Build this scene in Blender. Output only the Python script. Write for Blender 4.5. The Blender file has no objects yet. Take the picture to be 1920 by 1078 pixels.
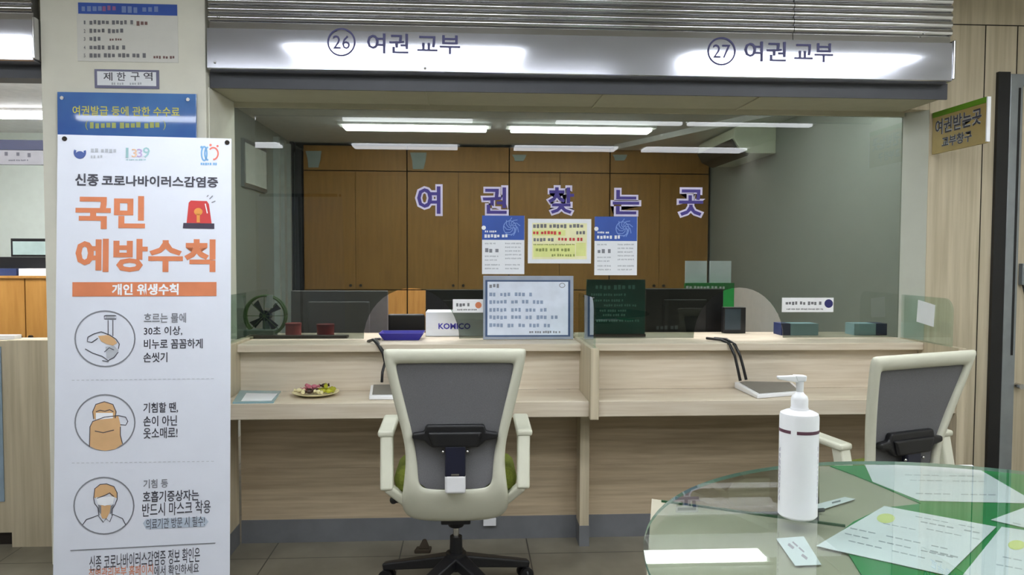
import bpy, bmesh, math, random
from mathutils import Vector as V, Matrix
random.seed(7)
C = bpy.context.scene
COL = C.collection
PI = math.pi
# ------------------------------------------------------------------ camera, world, exposure
FPX, YAW, PITCH, ROLL = 1420.0, math.radians(3.3), math.radians(2.4), math.radians(.2)
CAM = V((0, 0, 1.39))
FW = V((math.sin(YAW)*math.cos(PITCH), math.cos(YAW)*math.cos(PITCH), -math.sin(PITCH)))
R0 = V((math.cos(YAW), -math.sin(YAW), 0)); U0 = R0.cross(FW)
RT = R0*math.cos(ROLL) + U0*math.sin(ROLL); UP = U0*math.cos(ROLL) - R0*math.sin(ROLL)
cd = bpy.data.cameras.new('camera'); cd.sensor_width = 36; cd.lens = FPX/1920*36; cd.clip_start = .05
co = bpy.data.objects.new('camera', cd); COL.objects.link(co)
M = Matrix((RT, UP, -FW)).transposed().to_4x4(); M.translation = CAM
co.matrix_world = M
C.camera = co
w = bpy.data.worlds.new('world'); C.world = w; w.use_nodes = True
w.node_tree.nodes['Background'].inputs[0].default_value = (.8, .85, .9, 1)
w.node_tree.nodes['Background'].inputs[1].default_value = .05
C.view_settings.view_transform = 'Standard'; C.view_settings.look = 'None'
C.view_settings.gamma = 1; C.view_settings.use_curve_mapping = False
C.view_settings.exposure = -0.2
LOBBY_L, OFFICE_L = 13.0, 22.0          # brightness of the fluorescent tubes in the hall and in the office
C.cycles.max_bounces = 10; C.cycles.transparent_max_bounces = 24

# ------------------------------------------------------------------ measuring helpers
def ray(x, y): return FW + RT*((x-960)/FPX) - UP*((y-539)/FPX)
def atY(x, y, v): d = ray(x, y); return CAM + d*(v/d.y)
def atZ(x, y, v): d = ray(x, y); return CAM + d*((v-CAM.z)/d.z)
def atX(x, y, v): d = ray(x, y); return CAM + d*(v/d.x)
class Plane:
    """a flat face in the room: origin, right and up directions; measures points on it"""
    def __init__(s, o, ux, uy=(0, 0, 1)):
        s.o = V(o); s.ux = V(ux).normalized(); uy = V(uy)
        s.uy = (uy - s.ux*uy.dot(s.ux)).normalized(); s.n = s.ux.cross(s.uy)
    def uv(s, x, y):
        d = ray(x, y); t = (s.o-CAM).dot(s.n)/d.dot(s.n); q = CAM + d*t - s.o
        return q.dot(s.ux), q.dot(s.uy)
    def at(s, u, v, off=0): return s.o + s.ux*u + s.uy*v + s.n*off
    def px(s, x, y, off=0): return s.at(*s.uv(x, y), off)

# ------------------------------------------------------------------ materials
def lin(c):
    f = lambda v: (v/255)/12.92 if v/255 <= .04045 else ((v/255+.055)/1.055)**2.4
    return (f(c[0]), f(c[1]), f(c[2]), 1)
def newmat(name):
    m = bpy.data.materials.new(name); m.use_nodes = True
    return m, m.node_tree.nodes, m.node_tree.links, m.node_tree.nodes['Principled BSDF']
def pm(name, c, rough=.5, metal=0, var=.06, scale=14, bump=0, stretch=(1, 1, 1), c2=None, spec=.5, coat=0, detail=4):
    m, n, l, b = newmat(name)
    tc = n.new('ShaderNodeTexCoord'); mp = n.new('ShaderNodeMapping'); mp.inputs['Scale'].default_value = stretch
    nz = n.new('ShaderNodeTexNoise'); nz.inputs['Scale'].default_value = scale; nz.inputs['Detail'].default_value = detail
    rp = n.new('ShaderNodeValToRGB')
    a = lin(c); hi = lin(c2) if c2 else tuple(min(1, v*(1+var)) for v in a[:3]) + (1,)
    lo = a if c2 else tuple(v*(1-var) for v in a[:3]) + (1,)
    rp.color_ramp.elements[0].position = .33; rp.color_ramp.elements[1].position = .67
    rp.color_ramp.elements[0].color = lo; rp.color_ramp.elements[1].color = hi
    l.new(tc.outputs['Object'], mp.inputs['Vector']); l.new(mp.outputs[0], nz.inputs['Vector'])
    l.new(nz.outputs['Fac'], rp.inputs[0]); l.new(rp.outputs[0], b.inputs['Base Color'])
    b.inputs['Roughness'].default_value = rough; b.inputs['Metallic'].default_value = metal
    b.inputs['Specular IOR Level'].default_value = spec; b.inputs['Coat Weight'].default_value = coat
    if bump:
        bp = n.new('ShaderNodeBump'); bp.inputs['Strength'].default_value = bump; bp.inputs['Distance'].default_value = .002
        l.new(nz.outputs['Fac'], bp.inputs['Height']); l.new(bp.outputs[0], b.inputs['Normal'])
    return m
def emit(name, c, s):
    m, n, l, b = newmat(name)
    nz = n.new('ShaderNodeTexNoise'); nz.inputs['Scale'].default_value = 3
    mx = n.new('ShaderNodeMix'); mx.data_type = 'RGBA'; mx.inputs[6].default_value = lin(c); mx.inputs[7].default_value = lin(tuple(v*.97 for v in c))
    l.new(nz.outputs['Fac'], mx.inputs[0]); l.new(mx.outputs[2], b.inputs['Emission Color'])
    b.inputs['Emission Strength'].default_value = s; b.inputs['Base Color'].default_value = lin(c)
    return m
def glass(name, tint, ior=1.5, haze=0.0, boost=1.0):
    """thin sheet of glass: clear tinted body with a mirror-like surface"""
    m, n, l, b = newmat(name); n.remove(b); out = n['Material Output']
    tr = n.new('ShaderNodeBsdfTransparent'); gl = n.new('ShaderNodeBsdfGlossy'); gl.inputs['Roughness'].default_value = .0
    nz = n.new('ShaderNodeTexNoise'); nz.inputs['Scale'].default_value = 2.5
    mxc = n.new('ShaderNodeMix'); mxc.data_type = 'RGBA'
    mxc.inputs[6].default_value = (*tint, 1); mxc.inputs[7].default_value = (*[v*.97 for v in tint], 1)
    l.new(nz.outputs['Fac'], mxc.inputs[0]); l.new(mxc.outputs[2], tr.inputs[0])
    fr = n.new('ShaderNodeFresnel'); fr.inputs[0].default_value = ior
    ge = n.new('ShaderNodeNewGeometry'); iv = n.new('ShaderNodeMath'); iv.operation = 'SUBTRACT'; iv.inputs[0].default_value = 1
    l.new(ge.outputs['Backfacing'], iv.inputs[1])
    mu = n.new('ShaderNodeMath'); mu.operation = 'MULTIPLY'; l.new(fr.outputs[0], mu.inputs[0]); l.new(iv.outputs[0], mu.inputs[1])
    m2 = n.new('ShaderNodeMath'); m2.operation = 'MULTIPLY'; m2.use_clamp = True; m2.inputs[1].default_value = boost; l.new(mu.outputs[0], m2.inputs[0])
    ms = n.new('ShaderNodeMixShader'); l.new(m2.outputs[0], ms.inputs[0]); l.new(tr.outputs[0], ms.inputs[1]); l.new(gl.outputs[0], ms.inputs[2])
    last = ms
    if haze:
        df = n.new('ShaderNodeBsdfDiffuse'); df.inputs[0].default_value = (.6, .62, .6, 1)
        m3 = n.new('ShaderNodeMixShader'); m3.inputs[0].default_value = haze
        l.new(ms.outputs[0], m3.inputs[1]); l.new(df.outputs[0], m3.inputs[2]); last = m3
    l.new(last.outputs[0], out.inputs[0])
    return m
def mesh_cloth(name, c, alpha):
    m = pm(name, c, .8, var=.1, scale=300); n, l = m.node_tree.nodes, m.node_tree.links
    n['Principled BSDF'].inputs['Alpha'].default_value = alpha
    return m
def tile_floor(name):
    m, n, l, b = newmat(name)
    tc = n.new('ShaderNodeTexCoord'); mp = n.new('ShaderNodeMapping'); mp.inputs['Location'].default_value = (-.285+6, -3.473+6, 0)
    br = n.new('ShaderNodeTexBrick'); br.offset = 0; br.inputs['Scale'].default_value = 1
    br.inputs['Brick Width'].default_value = .6; br.inputs['Row Height'].default_value = .6
    br.inputs['Mortar Size'].default_value = .003; br.inputs['Mortar Smooth'].default_value = .1
    nz = n.new('ShaderNodeTexNoise'); nz.inputs['Scale'].default_value = 60; nz.inputs['Detail'].default_value = 6
    n2 = n.new('ShaderNodeTexNoise'); n2.inputs['Scale'].default_value = 4
    rp = n.new('ShaderNodeValToRGB'); rp.color_ramp.elements[0].color = lin((84, 80, 70)); rp.color_ramp.elements[1].color = lin((138, 132, 116))
    rp.color_ramp.elements[0].position = .3; rp.color_ramp.elements[1].position = .7
    ad = n.new('ShaderNodeMath'); ad.operation = 'ADD'; hf = n.new('ShaderNodeMath'); hf.operation = 'MULTIPLY'; hf.inputs[1].default_value = .5
    l.new(nz.outputs['Fac'], ad.inputs[0]); l.new(n2.outputs['Fac'], ad.inputs[1]); l.new(ad.outputs[0], hf.inputs[0]); l.new(hf.outputs[0], rp.inputs[0])
    l.new(tc.outputs['Object'], mp.inputs[0]); l.new(mp.outputs[0], br.inputs['Vector'])
    l.new(rp.outputs[0], br.inputs['Color1']); l.new(rp.outputs[0], br.inputs['Color2']); br.inputs['Mortar'].default_value = lin((58, 52, 44))
    l.new(br.outputs['Color'], b.inputs['Base Color']); b.inputs['Roughness'].default_value = .35
    return m
m_floor = tile_floor('granite_tiles')
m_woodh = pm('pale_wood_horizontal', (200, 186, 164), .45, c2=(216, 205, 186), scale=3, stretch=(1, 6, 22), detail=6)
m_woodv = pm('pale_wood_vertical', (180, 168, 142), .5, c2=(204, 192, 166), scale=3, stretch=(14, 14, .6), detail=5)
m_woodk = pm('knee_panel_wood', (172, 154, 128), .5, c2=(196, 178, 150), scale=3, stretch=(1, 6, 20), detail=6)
m_cream = pm('cream_wall', (222, 220, 206), .6, var=.02)
m_cream2 = pm('cream_jamb', (186, 188, 176), .5, var=.02)
m_soff = pm('soffit_paint', (186, 182, 160), .6, var=.03)
m_ceil = pm('ceiling_board', (214, 212, 206), .8, var=.03)
m_oceil = pm('office_ceiling_board', (238, 238, 240), .8, var=.05)
m_steel = pm('polished_steel', (196, 196, 198), .13, 1, var=.05, scale=5, stretch=(1, 30, 60))
m_face = pm('satin_steel', (198, 200, 210), .115, .78, var=.05, scale=4)
m_dark = pm('dark_grey_paint', (62, 64, 70), .5, var=.04)
m_black = pm('black_plastic', (22, 22, 25), .4, var=.1)
m_navy = pm('navy_plastic', (28, 30, 48), .3, var=.1)
m_ivory = pm('ivory_plastic', (214, 214, 196), .4, var=.02)
m_white = pm('white_plastic', (236, 237, 240), .3, var=.02)
m_paper = pm('white_paper', (232, 235, 240), .7, var=.02)
m_olive = pm('olive_fabric', (112, 122, 40), .9, var=.2, scale=200)
m_mesh = mesh_cloth('grey_mesh', (112, 112, 115), 1.0)
m_chrome = pm('chrome', (200, 200, 200), .15, 1)
m_alu = pm('aluminium', (150, 156, 160), .35, .6)
m_plinth = pm('grey_vinyl', (112, 114, 118), .5, var=.06)
m_oak = pm('oak_veneer', (172, 122, 58), .45, c2=(190, 140, 72), scale=3, stretch=(10, 10, 1), detail=5)
m_gap = pm('dark_gap', (30, 22, 14), .8)
m_wall = pm('office_wall', (160, 165, 160), .6, var=.03)
m_blue = pm('blue_print', (48, 84, 170), .5, var=.1, scale=6)
m_bluep = pm('glossy_blue_board', (62, 92, 172), .04, c2=(96, 146, 200), scale=1.6, coat=.3)
m_ink = pm('dark_ink', (66, 66, 76), .6)
m_softink = pm('soft_grey_ink', (112, 112, 116), .6)
m_navyink = pm('navy_ink', (44, 44, 104), .5)
m_signink = pm('sign_ink', (62, 62, 110), .5)
m_grayink = pm('grey_ink', (128, 130, 138), .6)
m_lgray = pm('light_grey_ink', (176, 180, 188), .6)
m_orange = pm('orange_ink', (210, 126, 86), .6)
m_tan = pm('tan_ink', (208, 168, 122), .6)
m_red = pm('red_ink', (196, 60, 60), .6)
m_yell = pm('yellow_ink', (216, 212, 96), .6)
m_lyel = pm('pale_yellow_paper', (236, 234, 190), .7)
m_ygrn = pm('yellow_green_print', (224, 230, 150), .7)
m_green = pm('green_mat', (22, 140, 72), .7, var=.08, scale=3)
m_dgreen = pm('dark_green_board', (26, 98, 86), .5, var=.06)
m_gglass = glass('counter_glass', (.86, .93, .90), boost=1.5)
m_win = glass('tinted_window_glass', (.54, .58, .55), boost=1.25)
m_tglass = glass('table_glass', (.885, .925, .905), boost=1.7)
m_gedge = pm('green_glass_edge', (128, 165, 148), .15, var=.1)
m_lamp = emit('hall_tube', (246, 250, 255), LOBBY_L)
m_olamp = emit('office_tube', (255, 255, 255), OFFICE_L)
m_housing = pm('lamp_housing', (230, 230, 228), .5)

# ------------------------------------------------------------------ mesh building
class MB:
    def __init__(s): s.bm = bmesh.new(); s.mi = 0
    def f(s, pts):
        try:
            fc = s.bm.faces.new([s.bm.verts.new(p) for p in pts]); fc.material_index = s.mi; return fc
        except ValueError: return None
    def hexa(s, b, t):
        vb = [s.bm.verts.new(p) for p in b]; vt = [s.bm.verts.new(p) for p in t]; n = len(vb)
        fs = [s.bm.faces.new(vb[::-1]), s.bm.faces.new(vt)] + [s.bm.faces.new((vb[i], vb[(i+1) % n], vt[(i+1) % n], vt[i])) for i in range(n)]
        for q in fs: q.material_index = s.mi
        return s
    def prism(s, pts, vec): vec = V(vec); return s.hexa([V(p) for p in pts], [V(p)+vec for p in pts])
    def box(s, a, b):
        x0, y0, z0 = a; x1, y1, z1 = b
        return s.prism([(x0, y0, z0), (x1, y0, z0), (x1, y1, z0), (x0, y1, z0)], (0, 0, z1-z0))
    def bar(s, p, q, wd, th, side=(1, 0, 0), w2=None, t2=None):
        p, q = V(p), V(q); d = (q-p).normalized(); sd = V(side); sd = (sd - d*sd.dot(d)).normalized(); n = d.cross(sd)
        w2 = w2 or wd; t2 = t2 or th
        f = lambda c, a, b: [c-sd*a/2-n*b/2, c+sd*a/2-n*b/2, c+sd*a/2+n*b/2, c-sd*a/2+n*b/2]
        return s.hexa(f(p, wd, th), f(q, w2, t2))
    def cyl(s, p, q, r, r2=None, n=20):
        p, q = V(p), V(q); d = (q-p).normalized(); a = V((1, 0, 0)) if abs(d.x) < .9 else V((0, 1, 0))
        u = (a - d*a.dot(d)).normalized(); v = d.cross(u); r2 = r if r2 is None else r2
        k = [u*math.cos(2*PI*i/n) + v*math.sin(2*PI*i/n) for i in range(n)]
        return s.hexa([p+e*r for e in k], [q+e*r2 for e in k])
    def tube(s, pts, r, n=8):
        pts = [V(p) for p in pts]; rings = []; up = V((.3, .5, .81))
        for i, p in enumerate(pts):
            d = (pts[min(i+1, len(pts)-1)] - pts[max(i-1, 0)]).normalized(); u = (up - d*up.dot(d)).normalized(); v = d.cross(u)
            rings.append([s.bm.verts.new(p + u*r*math.cos(2*PI*k/n) + v*r*math.sin(2*PI*k/n)) for k in range(n)])
        fs = [s.bm.faces.new(rings[0][::-1]), s.bm.faces.new(rings[-1])]
        for a, b in zip(rings, rings[1:]):
            for k in range(n): fs.append(s.bm.faces.new((a[k], a[(k+1) % n], b[(k+1) % n], b[k])))
        for q in fs: q.material_index = s.mi; q.smooth = True
        return s
    def lathe(s, prof, c=(0, 0, 0), n=40):
        c = V(c); rings = []
        for r, z in prof: rings.append([s.bm.verts.new(c + V((r*math.cos(2*PI*k/n), r*math.sin(2*PI*k/n), z))) for k in range(n)])
        fs = []
        for a, b in zip(rings, rings[1:]):
            for k in range(n): fs.append(s.bm.faces.new((a[k], a[(k+1) % n], b[(k+1) % n], b[k])))
        if prof[0][0] > 0: fs.append(s.bm.faces.new(rings[0][::-1]))
        if prof[-1][0] > 0: fs.append(s.bm.faces.new(rings[-1]))
        for q in fs: q.material_index = s.mi; q.smooth = True
        return s
    def ball(s, c, r, sc=(1, 1, 1), n=12):
        g = bmesh.ops.create_uvsphere(s.bm, u_segments=n, v_segments=max(6, n//2), radius=r)
        for v in g['verts']: v.co = V(c) + V((v.co.x*sc[0], v.co.y*sc[1], v.co.z*sc[2]))
        for v in g['verts']:
            for fc in v.link_faces: fc.smooth = True; fc.material_index = s.mi
        return s
    # ---- print on a plane, positions measured on that plane
    def rect(s, pl, x0, y0, x1, y1, off=.001, th=0):
        a, b = pl.uv(x0, y0), pl.uv(x1, y1)
        q = [pl.at(a[0], b[1], off), pl.at(b[0], b[1], off), pl.at(b[0], a[1], off), pl.at(a[0], a[1], off)]
        if th: s.prism(q, -pl.n*th)
        else: s.f(q)
        return s
    def shape(s, pl, pts, off=.001, th=0):
        q = [pl.px(x, y, off) for x, y in pts]
        if th: s.prism(q, -pl.n*th)
        else: s.f(q)
        return s
    def ellipse(s, pl, x, y, rx, ry=None, off=.001, n=28, a0=0, a1=2*PI):
        ry = ry or rx
        return s.shape(pl, [(x+rx*math.cos(a0+(a1-a0)*k/n), y+ry*math.sin(a0+(a1-a0)*k/n)) for k in range(n)], off)
    def stroke(s, pl, pts, wpx, off=.001, closed=False):
        n = len(pts); L, Rr = [], []
        for i, (x, y) in enumerate(pts):
            a = pts[i-1] if (i or closed) else pts[i]; b = pts[(i+1) % n] if (i < n-1 or closed) else pts[i]
            dx, dy = b[0]-a[0], b[1]-a[1]; d = math.hypot(dx, dy) or 1
            L.append((x-dy/d*wpx/2, y+dx/d*wpx/2)); Rr.append((x+dy/d*wpx/2, y-dx/d*wpx/2))
        for i in range(n if closed else n-1):
            j = (i+1) % n; s.shape(pl, [L[i], L[j], Rr[j], Rr[i]], off)
        return s
    def ring(s, pl, x, y, rx, ry, wpx, off=.001, n=40, a0=0, a1=2*PI):
        full = abs(a1-a0) > 6.2
        return s.stroke(pl, [(x+rx*math.cos(a0+(a1-a0)*k/n), y+ry*math.sin(a0+(a1-a0)*k/n)) for k in range(n if full else n+1)], wpx, off, full)
    def words(s, pl, x0, y0, x1, y1, off=.0012, lens=None, gap=.5):
        """a line of print too small to read: blocks the size of its characters"""
        rnd = random.Random(int(x0*7+y0*13)); h = y1-y0; x = x0; cw = h*.85
        k = 0; nxt = rnd.randint(2, 5)
        while x+cw <= x1+.1:
            s.rect(pl, x+cw*.08, y0+h*rnd.uniform(0, .2), x+cw*rnd.uniform(.7, .88), y1-h*rnd.uniform(0, .2), off); x += cw; k += 1
            if k >= nxt: x += cw*gap; k = 0; nxt = rnd.randint(2, 5)
        return s
    def text(s, pl, body, x0, y0, x1, y1, off=.0015, bold=0.0, slope=0):
        vs, fs = glyphs(body, bold)
        a, b = pl.uv(x0, y0), pl.uv(x1, y1)
        q = [s.bm.verts.new(pl.at(a[0]+(b[0]-a[0])*u, b[1]+(a[1]-b[1])*v + slope*u, off)) for u, v in vs]
        for fc in fs:
            try: k = s.bm.faces.new([q[i] for i in fc]); k.material_index = s.mi
            except ValueError: pass
        return s
_g = {}
def glyphs(body, bold):
    if (body, bold) in _g: return _g[(body, bold)]
    c = bpy.data.curves.new('t', 'FONT'); c.body = body; c.offset = bold; c.resolution_u = 2; c.space_line = 1.0
    o = bpy.data.objects.new('t', c); COL.objects.link(o)
    dg = bpy.context.evaluated_depsgraph_get(); dg.update(); e = o.evaluated_get(dg); me = e.to_mesh()
    xs = [v.co.x for v in me.vertices]; ys = [v.co.y for v in me.vertices]
    x0, x1, y0, y1 = min(xs), max(xs), min(ys), max(ys)
    r = [((v.co.x-x0)/(x1-x0), (v.co.y-y0)/(y1-y0)) for v in me.vertices], [tuple(p.vertices) for p in me.polygons]
    e.to_mesh_clear(); bpy.data.objects.remove(o); bpy.data.curves.remove(c)
    _g[(body, bold)] = r
    return r

def root_of(o):
    while o.parent: o = o.parent
    return o
def obj(name, mb, mats, parent=None, bevel=0, smooth=0, local=False, sub=0, label=None, keep=False):
    me = bpy.data.meshes.new(name); mats = mats if isinstance(mats, (list, tuple)) else [mats]
    bmesh.ops.recalc_face_normals(mb.bm, faces=[f for f in mb.bm.faces]) if not getattr(mb, 'flat', False) else None
    mb.bm.to_mesh(me); mb.bm.free()
    for m in mats: me.materials.append(m)
    o = bpy.data.objects.new(name, me); COL.objects.link(o)
    if parent:
        o.parent = parent
        if not local: me.transform(root_of(parent).matrix_basis.inverted())
    elif not keep and not local:
        lo = V([min(v.co[i] for v in me.vertices) for i in range(3)]); hi = V([max(v.co[i] for v in me.vertices) for i in range(3)])
        c = V(((lo.x+hi.x)/2, (lo.y+hi.y)/2, lo.z)); me.transform(Matrix.Translation(-c)); o.location = c
    if bevel:
        b = o.modifiers.new('bevel', 'BEVEL'); b.width = bevel; b.segments = 3; b.limit_method = 'ANGLE'; b.angle_limit = .6
    if sub:
        b = o.modifiers.new('subsurf', 'SUBSURF'); b.levels = sub; b.render_levels = sub
    if smooth or sub:
        for p in me.polygons: p.use_smooth = True
        if smooth and not sub: me.set_sharp_from_angle(angle=smooth)
    if label: o['label'] = label
    return o
def flatobj(name, mb, mats, parent=None, label=None):      # print: open faces turned towards the reader
    mb.flat = True
    return obj(name, mb, mats, parent, label=label)
def tag(o, label, cat, group=None):
    o['label'] = label; o['category'] = cat
    if group: o['group'] = group
    return o
def thing(name, label, cat, loc=(0, 0, 0), rz=0, group=None):
    o = bpy.data.objects.new(name, None); COL.objects.link(o); o.location = loc; o.rotation_euler = (0, 0, rz)
    o.empty_display_size = .05
    o.matrix_basis = Matrix.Translation(V(loc)) @ Matrix.Rotation(rz, 4, 'Z')
    return tag(o, label, cat, group)
def struct(name, mb, mats, parent=None, bevel=0, **k):
    o = obj(name, mb, mats, parent, bevel, **k)
    if not parent: o['kind'] = 'structure'
    return o
def dup(root, loc, rz=0, label=None, group=None):
    r = root.copy(); COL.objects.link(r); r.matrix_basis = Matrix.Translation(V(loc)) @ Matrix.Rotation(rz, 4, 'Z')
    if label: r['label'] = label
    if group: r['group'] = group
    for ch in list(root.children):
        c = ch.copy(); COL.objects.link(c); c.parent = r
        for g in list(ch.children):
            d = g.copy(); COL.objects.link(d); d.parent = c
    return r

# ------------------------------------------------------------------ the setting
GY = 3.84                                   # window plane
ZT = .735                                   # counter worktop
ZS = .965                                   # shelf
struct('floor', MB().box((-6, -5, -.1), (5.2, 9, 0)), m_floor, keep=True)
struct('ceiling', MB().box((-6, -5, 2.7), (3.5, 3.76, 2.8)), m_ceil)
struct('wall_back', MB().box((-6, -5.1, 0), (5.2, -5, 2.7)), m_cream)
struct('wall_left', MB().box((-6.1, -5, 0), (-6, 3.5, 2.7)), m_cream)
WD = V((1, 0, 0))                           # wooden wall right of the window
WA = V((2.335, 3.745, 0))
WP = Plane(WA, WD)
def along(t, off=0, z=0): return WA + WD*t + WP.n*off + V((0, 0, z))
mb = MB().box((2.335, 3.745, 0), (3.4, 3.9, 2.7)).box((2.24, 3.75, 2.137), (2.335, 3.9, 2.7))
struct('wall_front', mb, m_woodv)
struct('wall_right', MB().box((3.4, -5, 0), (3.5, 3.9, 2.7)), m_cream)
mb = MB(); zs_ = atY(1800, 47, 3.745).z
for x in (1846, 1906): q = atY(x, 110, 3.744).x; mb.box((q, 3.7435, .02), (q+.005, 3.7455, zs_))
mb.box((2.24, 3.7435, zs_), (3.4, 3.7455, zs_+.005))
struct('trim_1', mb, m_gap)
struct('wall_pillar', MB().box((-1.86, 3.45, 0), (-1.158, 3.84, 2.7)).box((-1.158, 3.475, .97), (-1.152, 3.84, 2.135)), m_cream, bevel=.006)
# bulkhead over the window, its soffit and dark fascia
struct('wall_bulkhead', MB().box((-1.155, 3.505, 2.14), (2.24, 3.9, 2.8)), m_soff)
struct('trim_3', MB().box((-1.155, 3.495, 2.136), (2.262, 3.505, 2.21)), m_dark)
mb = MB()
for x in (-.2, .62, 1.36): mb.box((x, 3.51, 2.134), (x+.006, 3.83, 2.1405))
mb.box((-1.15, 3.825, 2.115), (2.25, 3.85, 2.14))
struct('trim_4', mb, m_soff)
mb = MB().prism([(2.251, 3.85, .96), (2.338, 3.745, .96), (2.40, 3.80, .96), (2.40, 3.85, .96)], (0, 0, 1.18))
struct('trim_5', mb, m_cream2)
struct('trim_6', MB().box((-1.176, 3.825, ZS), (-1.158, 3.85, 2.13)), m_alu)
# window pane with two half-round passing holes along its foot
def arch(cx, hw, top, n=20):
    return [(cx+hw*math.cos(PI*k/n), ZS+.004+(top-ZS-.004)*math.sin(PI*k/n)) for k in range(n, -1, -1)]
h1 = [(atY(x, 637, GY).x) for x in (682, 861)]; h2 = [(atY(x, 635, GY).x) for x in (1300, 1468)]
t1 = atY(770, 540, GY).z; t2 = atY(1385, 539, GY).z
outline = [(-1.165, ZS+.004)] + arch((h1[0]+h1[1])/2, (h1[1]-h1[0])/2, t1) + arch((h2[0]+h2[1])/2, (h2[1]-h2[0])/2, t2) + [(2.25, ZS+.004), (2.25, 2.134), (-1.165, 2.134)]
struct('window_1', MB().prism([(x, GY-.004, z) for x, z in outline], (0, .008, 0)), m_win)
# office beyond the glass
struct('wall_office_back', MB().box((-1.95, 8.05, 0), (2.6, 8.15, 2.6)), m_wall)
struct('wall_office_right', MB().box((2.47, 3.9, 0), (2.57, 8.05, 2.6)), m_wall)
struct('wall_office_left', MB().box((-1.85, 3.9, 0), (-1.75, 8.05, 2.6)), m_wall)
struct('ceiling_office', MB().box((-1.85, 3.9, 2.5), (2.57, 8.05, 2.6)), m_oceil)
mb = MB().box((-1.75, 7.58, 0), (-1.72, 7.7, 2.5)).box((-1.7, 7.58, 0), (-1.64, 7.68, 2.42)); mb.mi = 1; mb.box((-1.72, 7.62, 0), (-1.70, 7.65, 2.4))
struct('door_2', mb, [m_dark, m_alu])
pl = Plane((-1.75, 6, 0), (0, 1, 0))
PLW = Plane((-1.748, 6, 0), (0, 1, 0))
wf = struct('window_2', MB().box((-1.75, 5.98, 1.92), (-1.725, 6.64, 2.29)), m_alu)
obj('pane', MB().box((-1.727, 6.01, 1.95), (-1.721, 6.61, 2.26)), pm('frosted_pane', (232, 240, 236), .3), wf)
mb = MB()
for y, wd in ((6.95, .05), (7.15, .09), (7.38, .05)): mb.box((-1.75, y, 0), (-1.70, y+wd, 2.45))
struct('trim_7', mb, pm('pale_steel', (206, 214, 214), .35, .2))
# bright bulkhead box in the far right corner of the office
mb = MB()
sec = [(1.52, 2.44), (2.10, 2.44), (2.47, 2.44), (2.47, 2.5), (1.6, 2.5)]
mb.prism([(1.45, 7.55, 2.45), (2.47, 7.55, 2.45), (2.47, 5.6, 2.45), (2.3, 5.6, 2.45)], (0, 0, .05))
struct('trim_8', mb, pm('white_metal_soffit', (246, 247, 250), .25))
# left bay
struct('wall_bay_back', MB().box((-6, 6.7, 0), (-1.85, 6.8, 2.5)), pm('pale_green_wall', (226, 236, 230), .6, var=.02))
struct('ceiling_bay', MB().box((-6, 3.6, 2.42), (-1.86, 6.7, 2.5)), m_oceil)
struct('wall_bay_left', MB().box((-6.1, 3.5, 0), (-6, 6.8, 2.7)), m_cream)
struct('trim_9', MB().box((-6, 3.495, 2.165), (-1.862, 3.6, 2.235)), m_dark)
struct('wall_bay_bulkhead', MB().box((-6, 3.5, 2.24), (-1.862, 3.6, 2.7)), m_soff)

# ------------------------------------------------------------------ lamps
def lamp(name, label, group, L, Wd, tubes, mt, loc):
    t = thing(name, label, 'ceiling light', loc, 0, group)
    obj('housing', MB().box((-L/2-.04, -Wd/2, -.02), (L/2+.04, Wd/2, 0)), m_housing, t, local=True)
    for y in tubes:
        obj('tube', MB().box((-L/2, y-.04, -.05), (L/2, y+.04, -.021)), mt, t, local=True, bevel=.01)
    return t
g = 'fluorescent lights of the waiting hall'
l0 = lamp('ceiling_light', 'fluorescent ceiling light of the hall, mirrored in the left half of the steel header', g, 1.42, .5, (-.18, -.09, 0, .09, .18), m_lamp, (-.39, 1.95, 2.7))
rows = [(1.95, (2.12, -3.3), .9), (1.02, (-1.3, .45, 2.2), .9), (.42, (-2.6, -.57, 1.44, 2.72), .9), (-1.35, (-2.8, -.74, 1.15, 2.7), .9)]
nm = {1.95: 'row nearest the counter header', .42: "row behind the viewer reflected high in the window", 1.02: 'added unseen fill row above the viewer', -1.35: 'second row behind the viewer'}  # row above the viewer is added fill light, kept out of the window reflections
for y, xs, s in rows:
    for k, x in enumerate(xs):
        if y == 1.95: dup(l0, (x, y, 2.7), 0, 'fluorescent ceiling light of the hall, ' + ('mirrored in the right half of the steel header' if x > 0 else 'over the left bay'))
        else:
            if y > 1 and k == 0: l3 = lamp('ceiling_light', 'x', g, 1.22, .42, (-.15, 0, .15), m_lamp, (x, y, 2.7)); o = l3
            elif y > 1: o = dup(l3, (x, y, 2.7))
            elif y < 0 and k == 0: l4 = lamp('ceiling_light', 'x', g, 1.22, .3, (-.1, 0, .1), m_lamp, (x, y, 2.7)); o = l4
            elif y < 0: o = dup(l4, (x, y, 2.7))
            elif k == 0: l1 = lamp('ceiling_light', 'x', g, 1.22, .12, (0,), m_lamp, (x, y, 2.7)); o = l1
            else: o = dup(l1, (x, y, 2.7))
            o['label'] = 'fluorescent ceiling light, %s, %s from left' % (nm[y], ('first', 'second', 'third', 'fourth')[k])
a, b = atZ(658, 238, 2.47), atZ(900, 239, 2.47); c, d = atZ(970, 241, 2.47), atZ(1210, 243, 2.47)
oy = a.y; go = 'fluorescent lights of the office'
l2 = lamp('ceiling_light', 'white tube light on the office ceiling seen through the glass, left one', go, 1.2, .18, (-.045, .045), m_olamp, ((a.x+b.x)/2, oy, 2.5))
dup(l2, ((c.x+d.x)/2, oy, 2.5), 0, 'white tube light on the office ceiling seen through the glass, right one')
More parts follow.
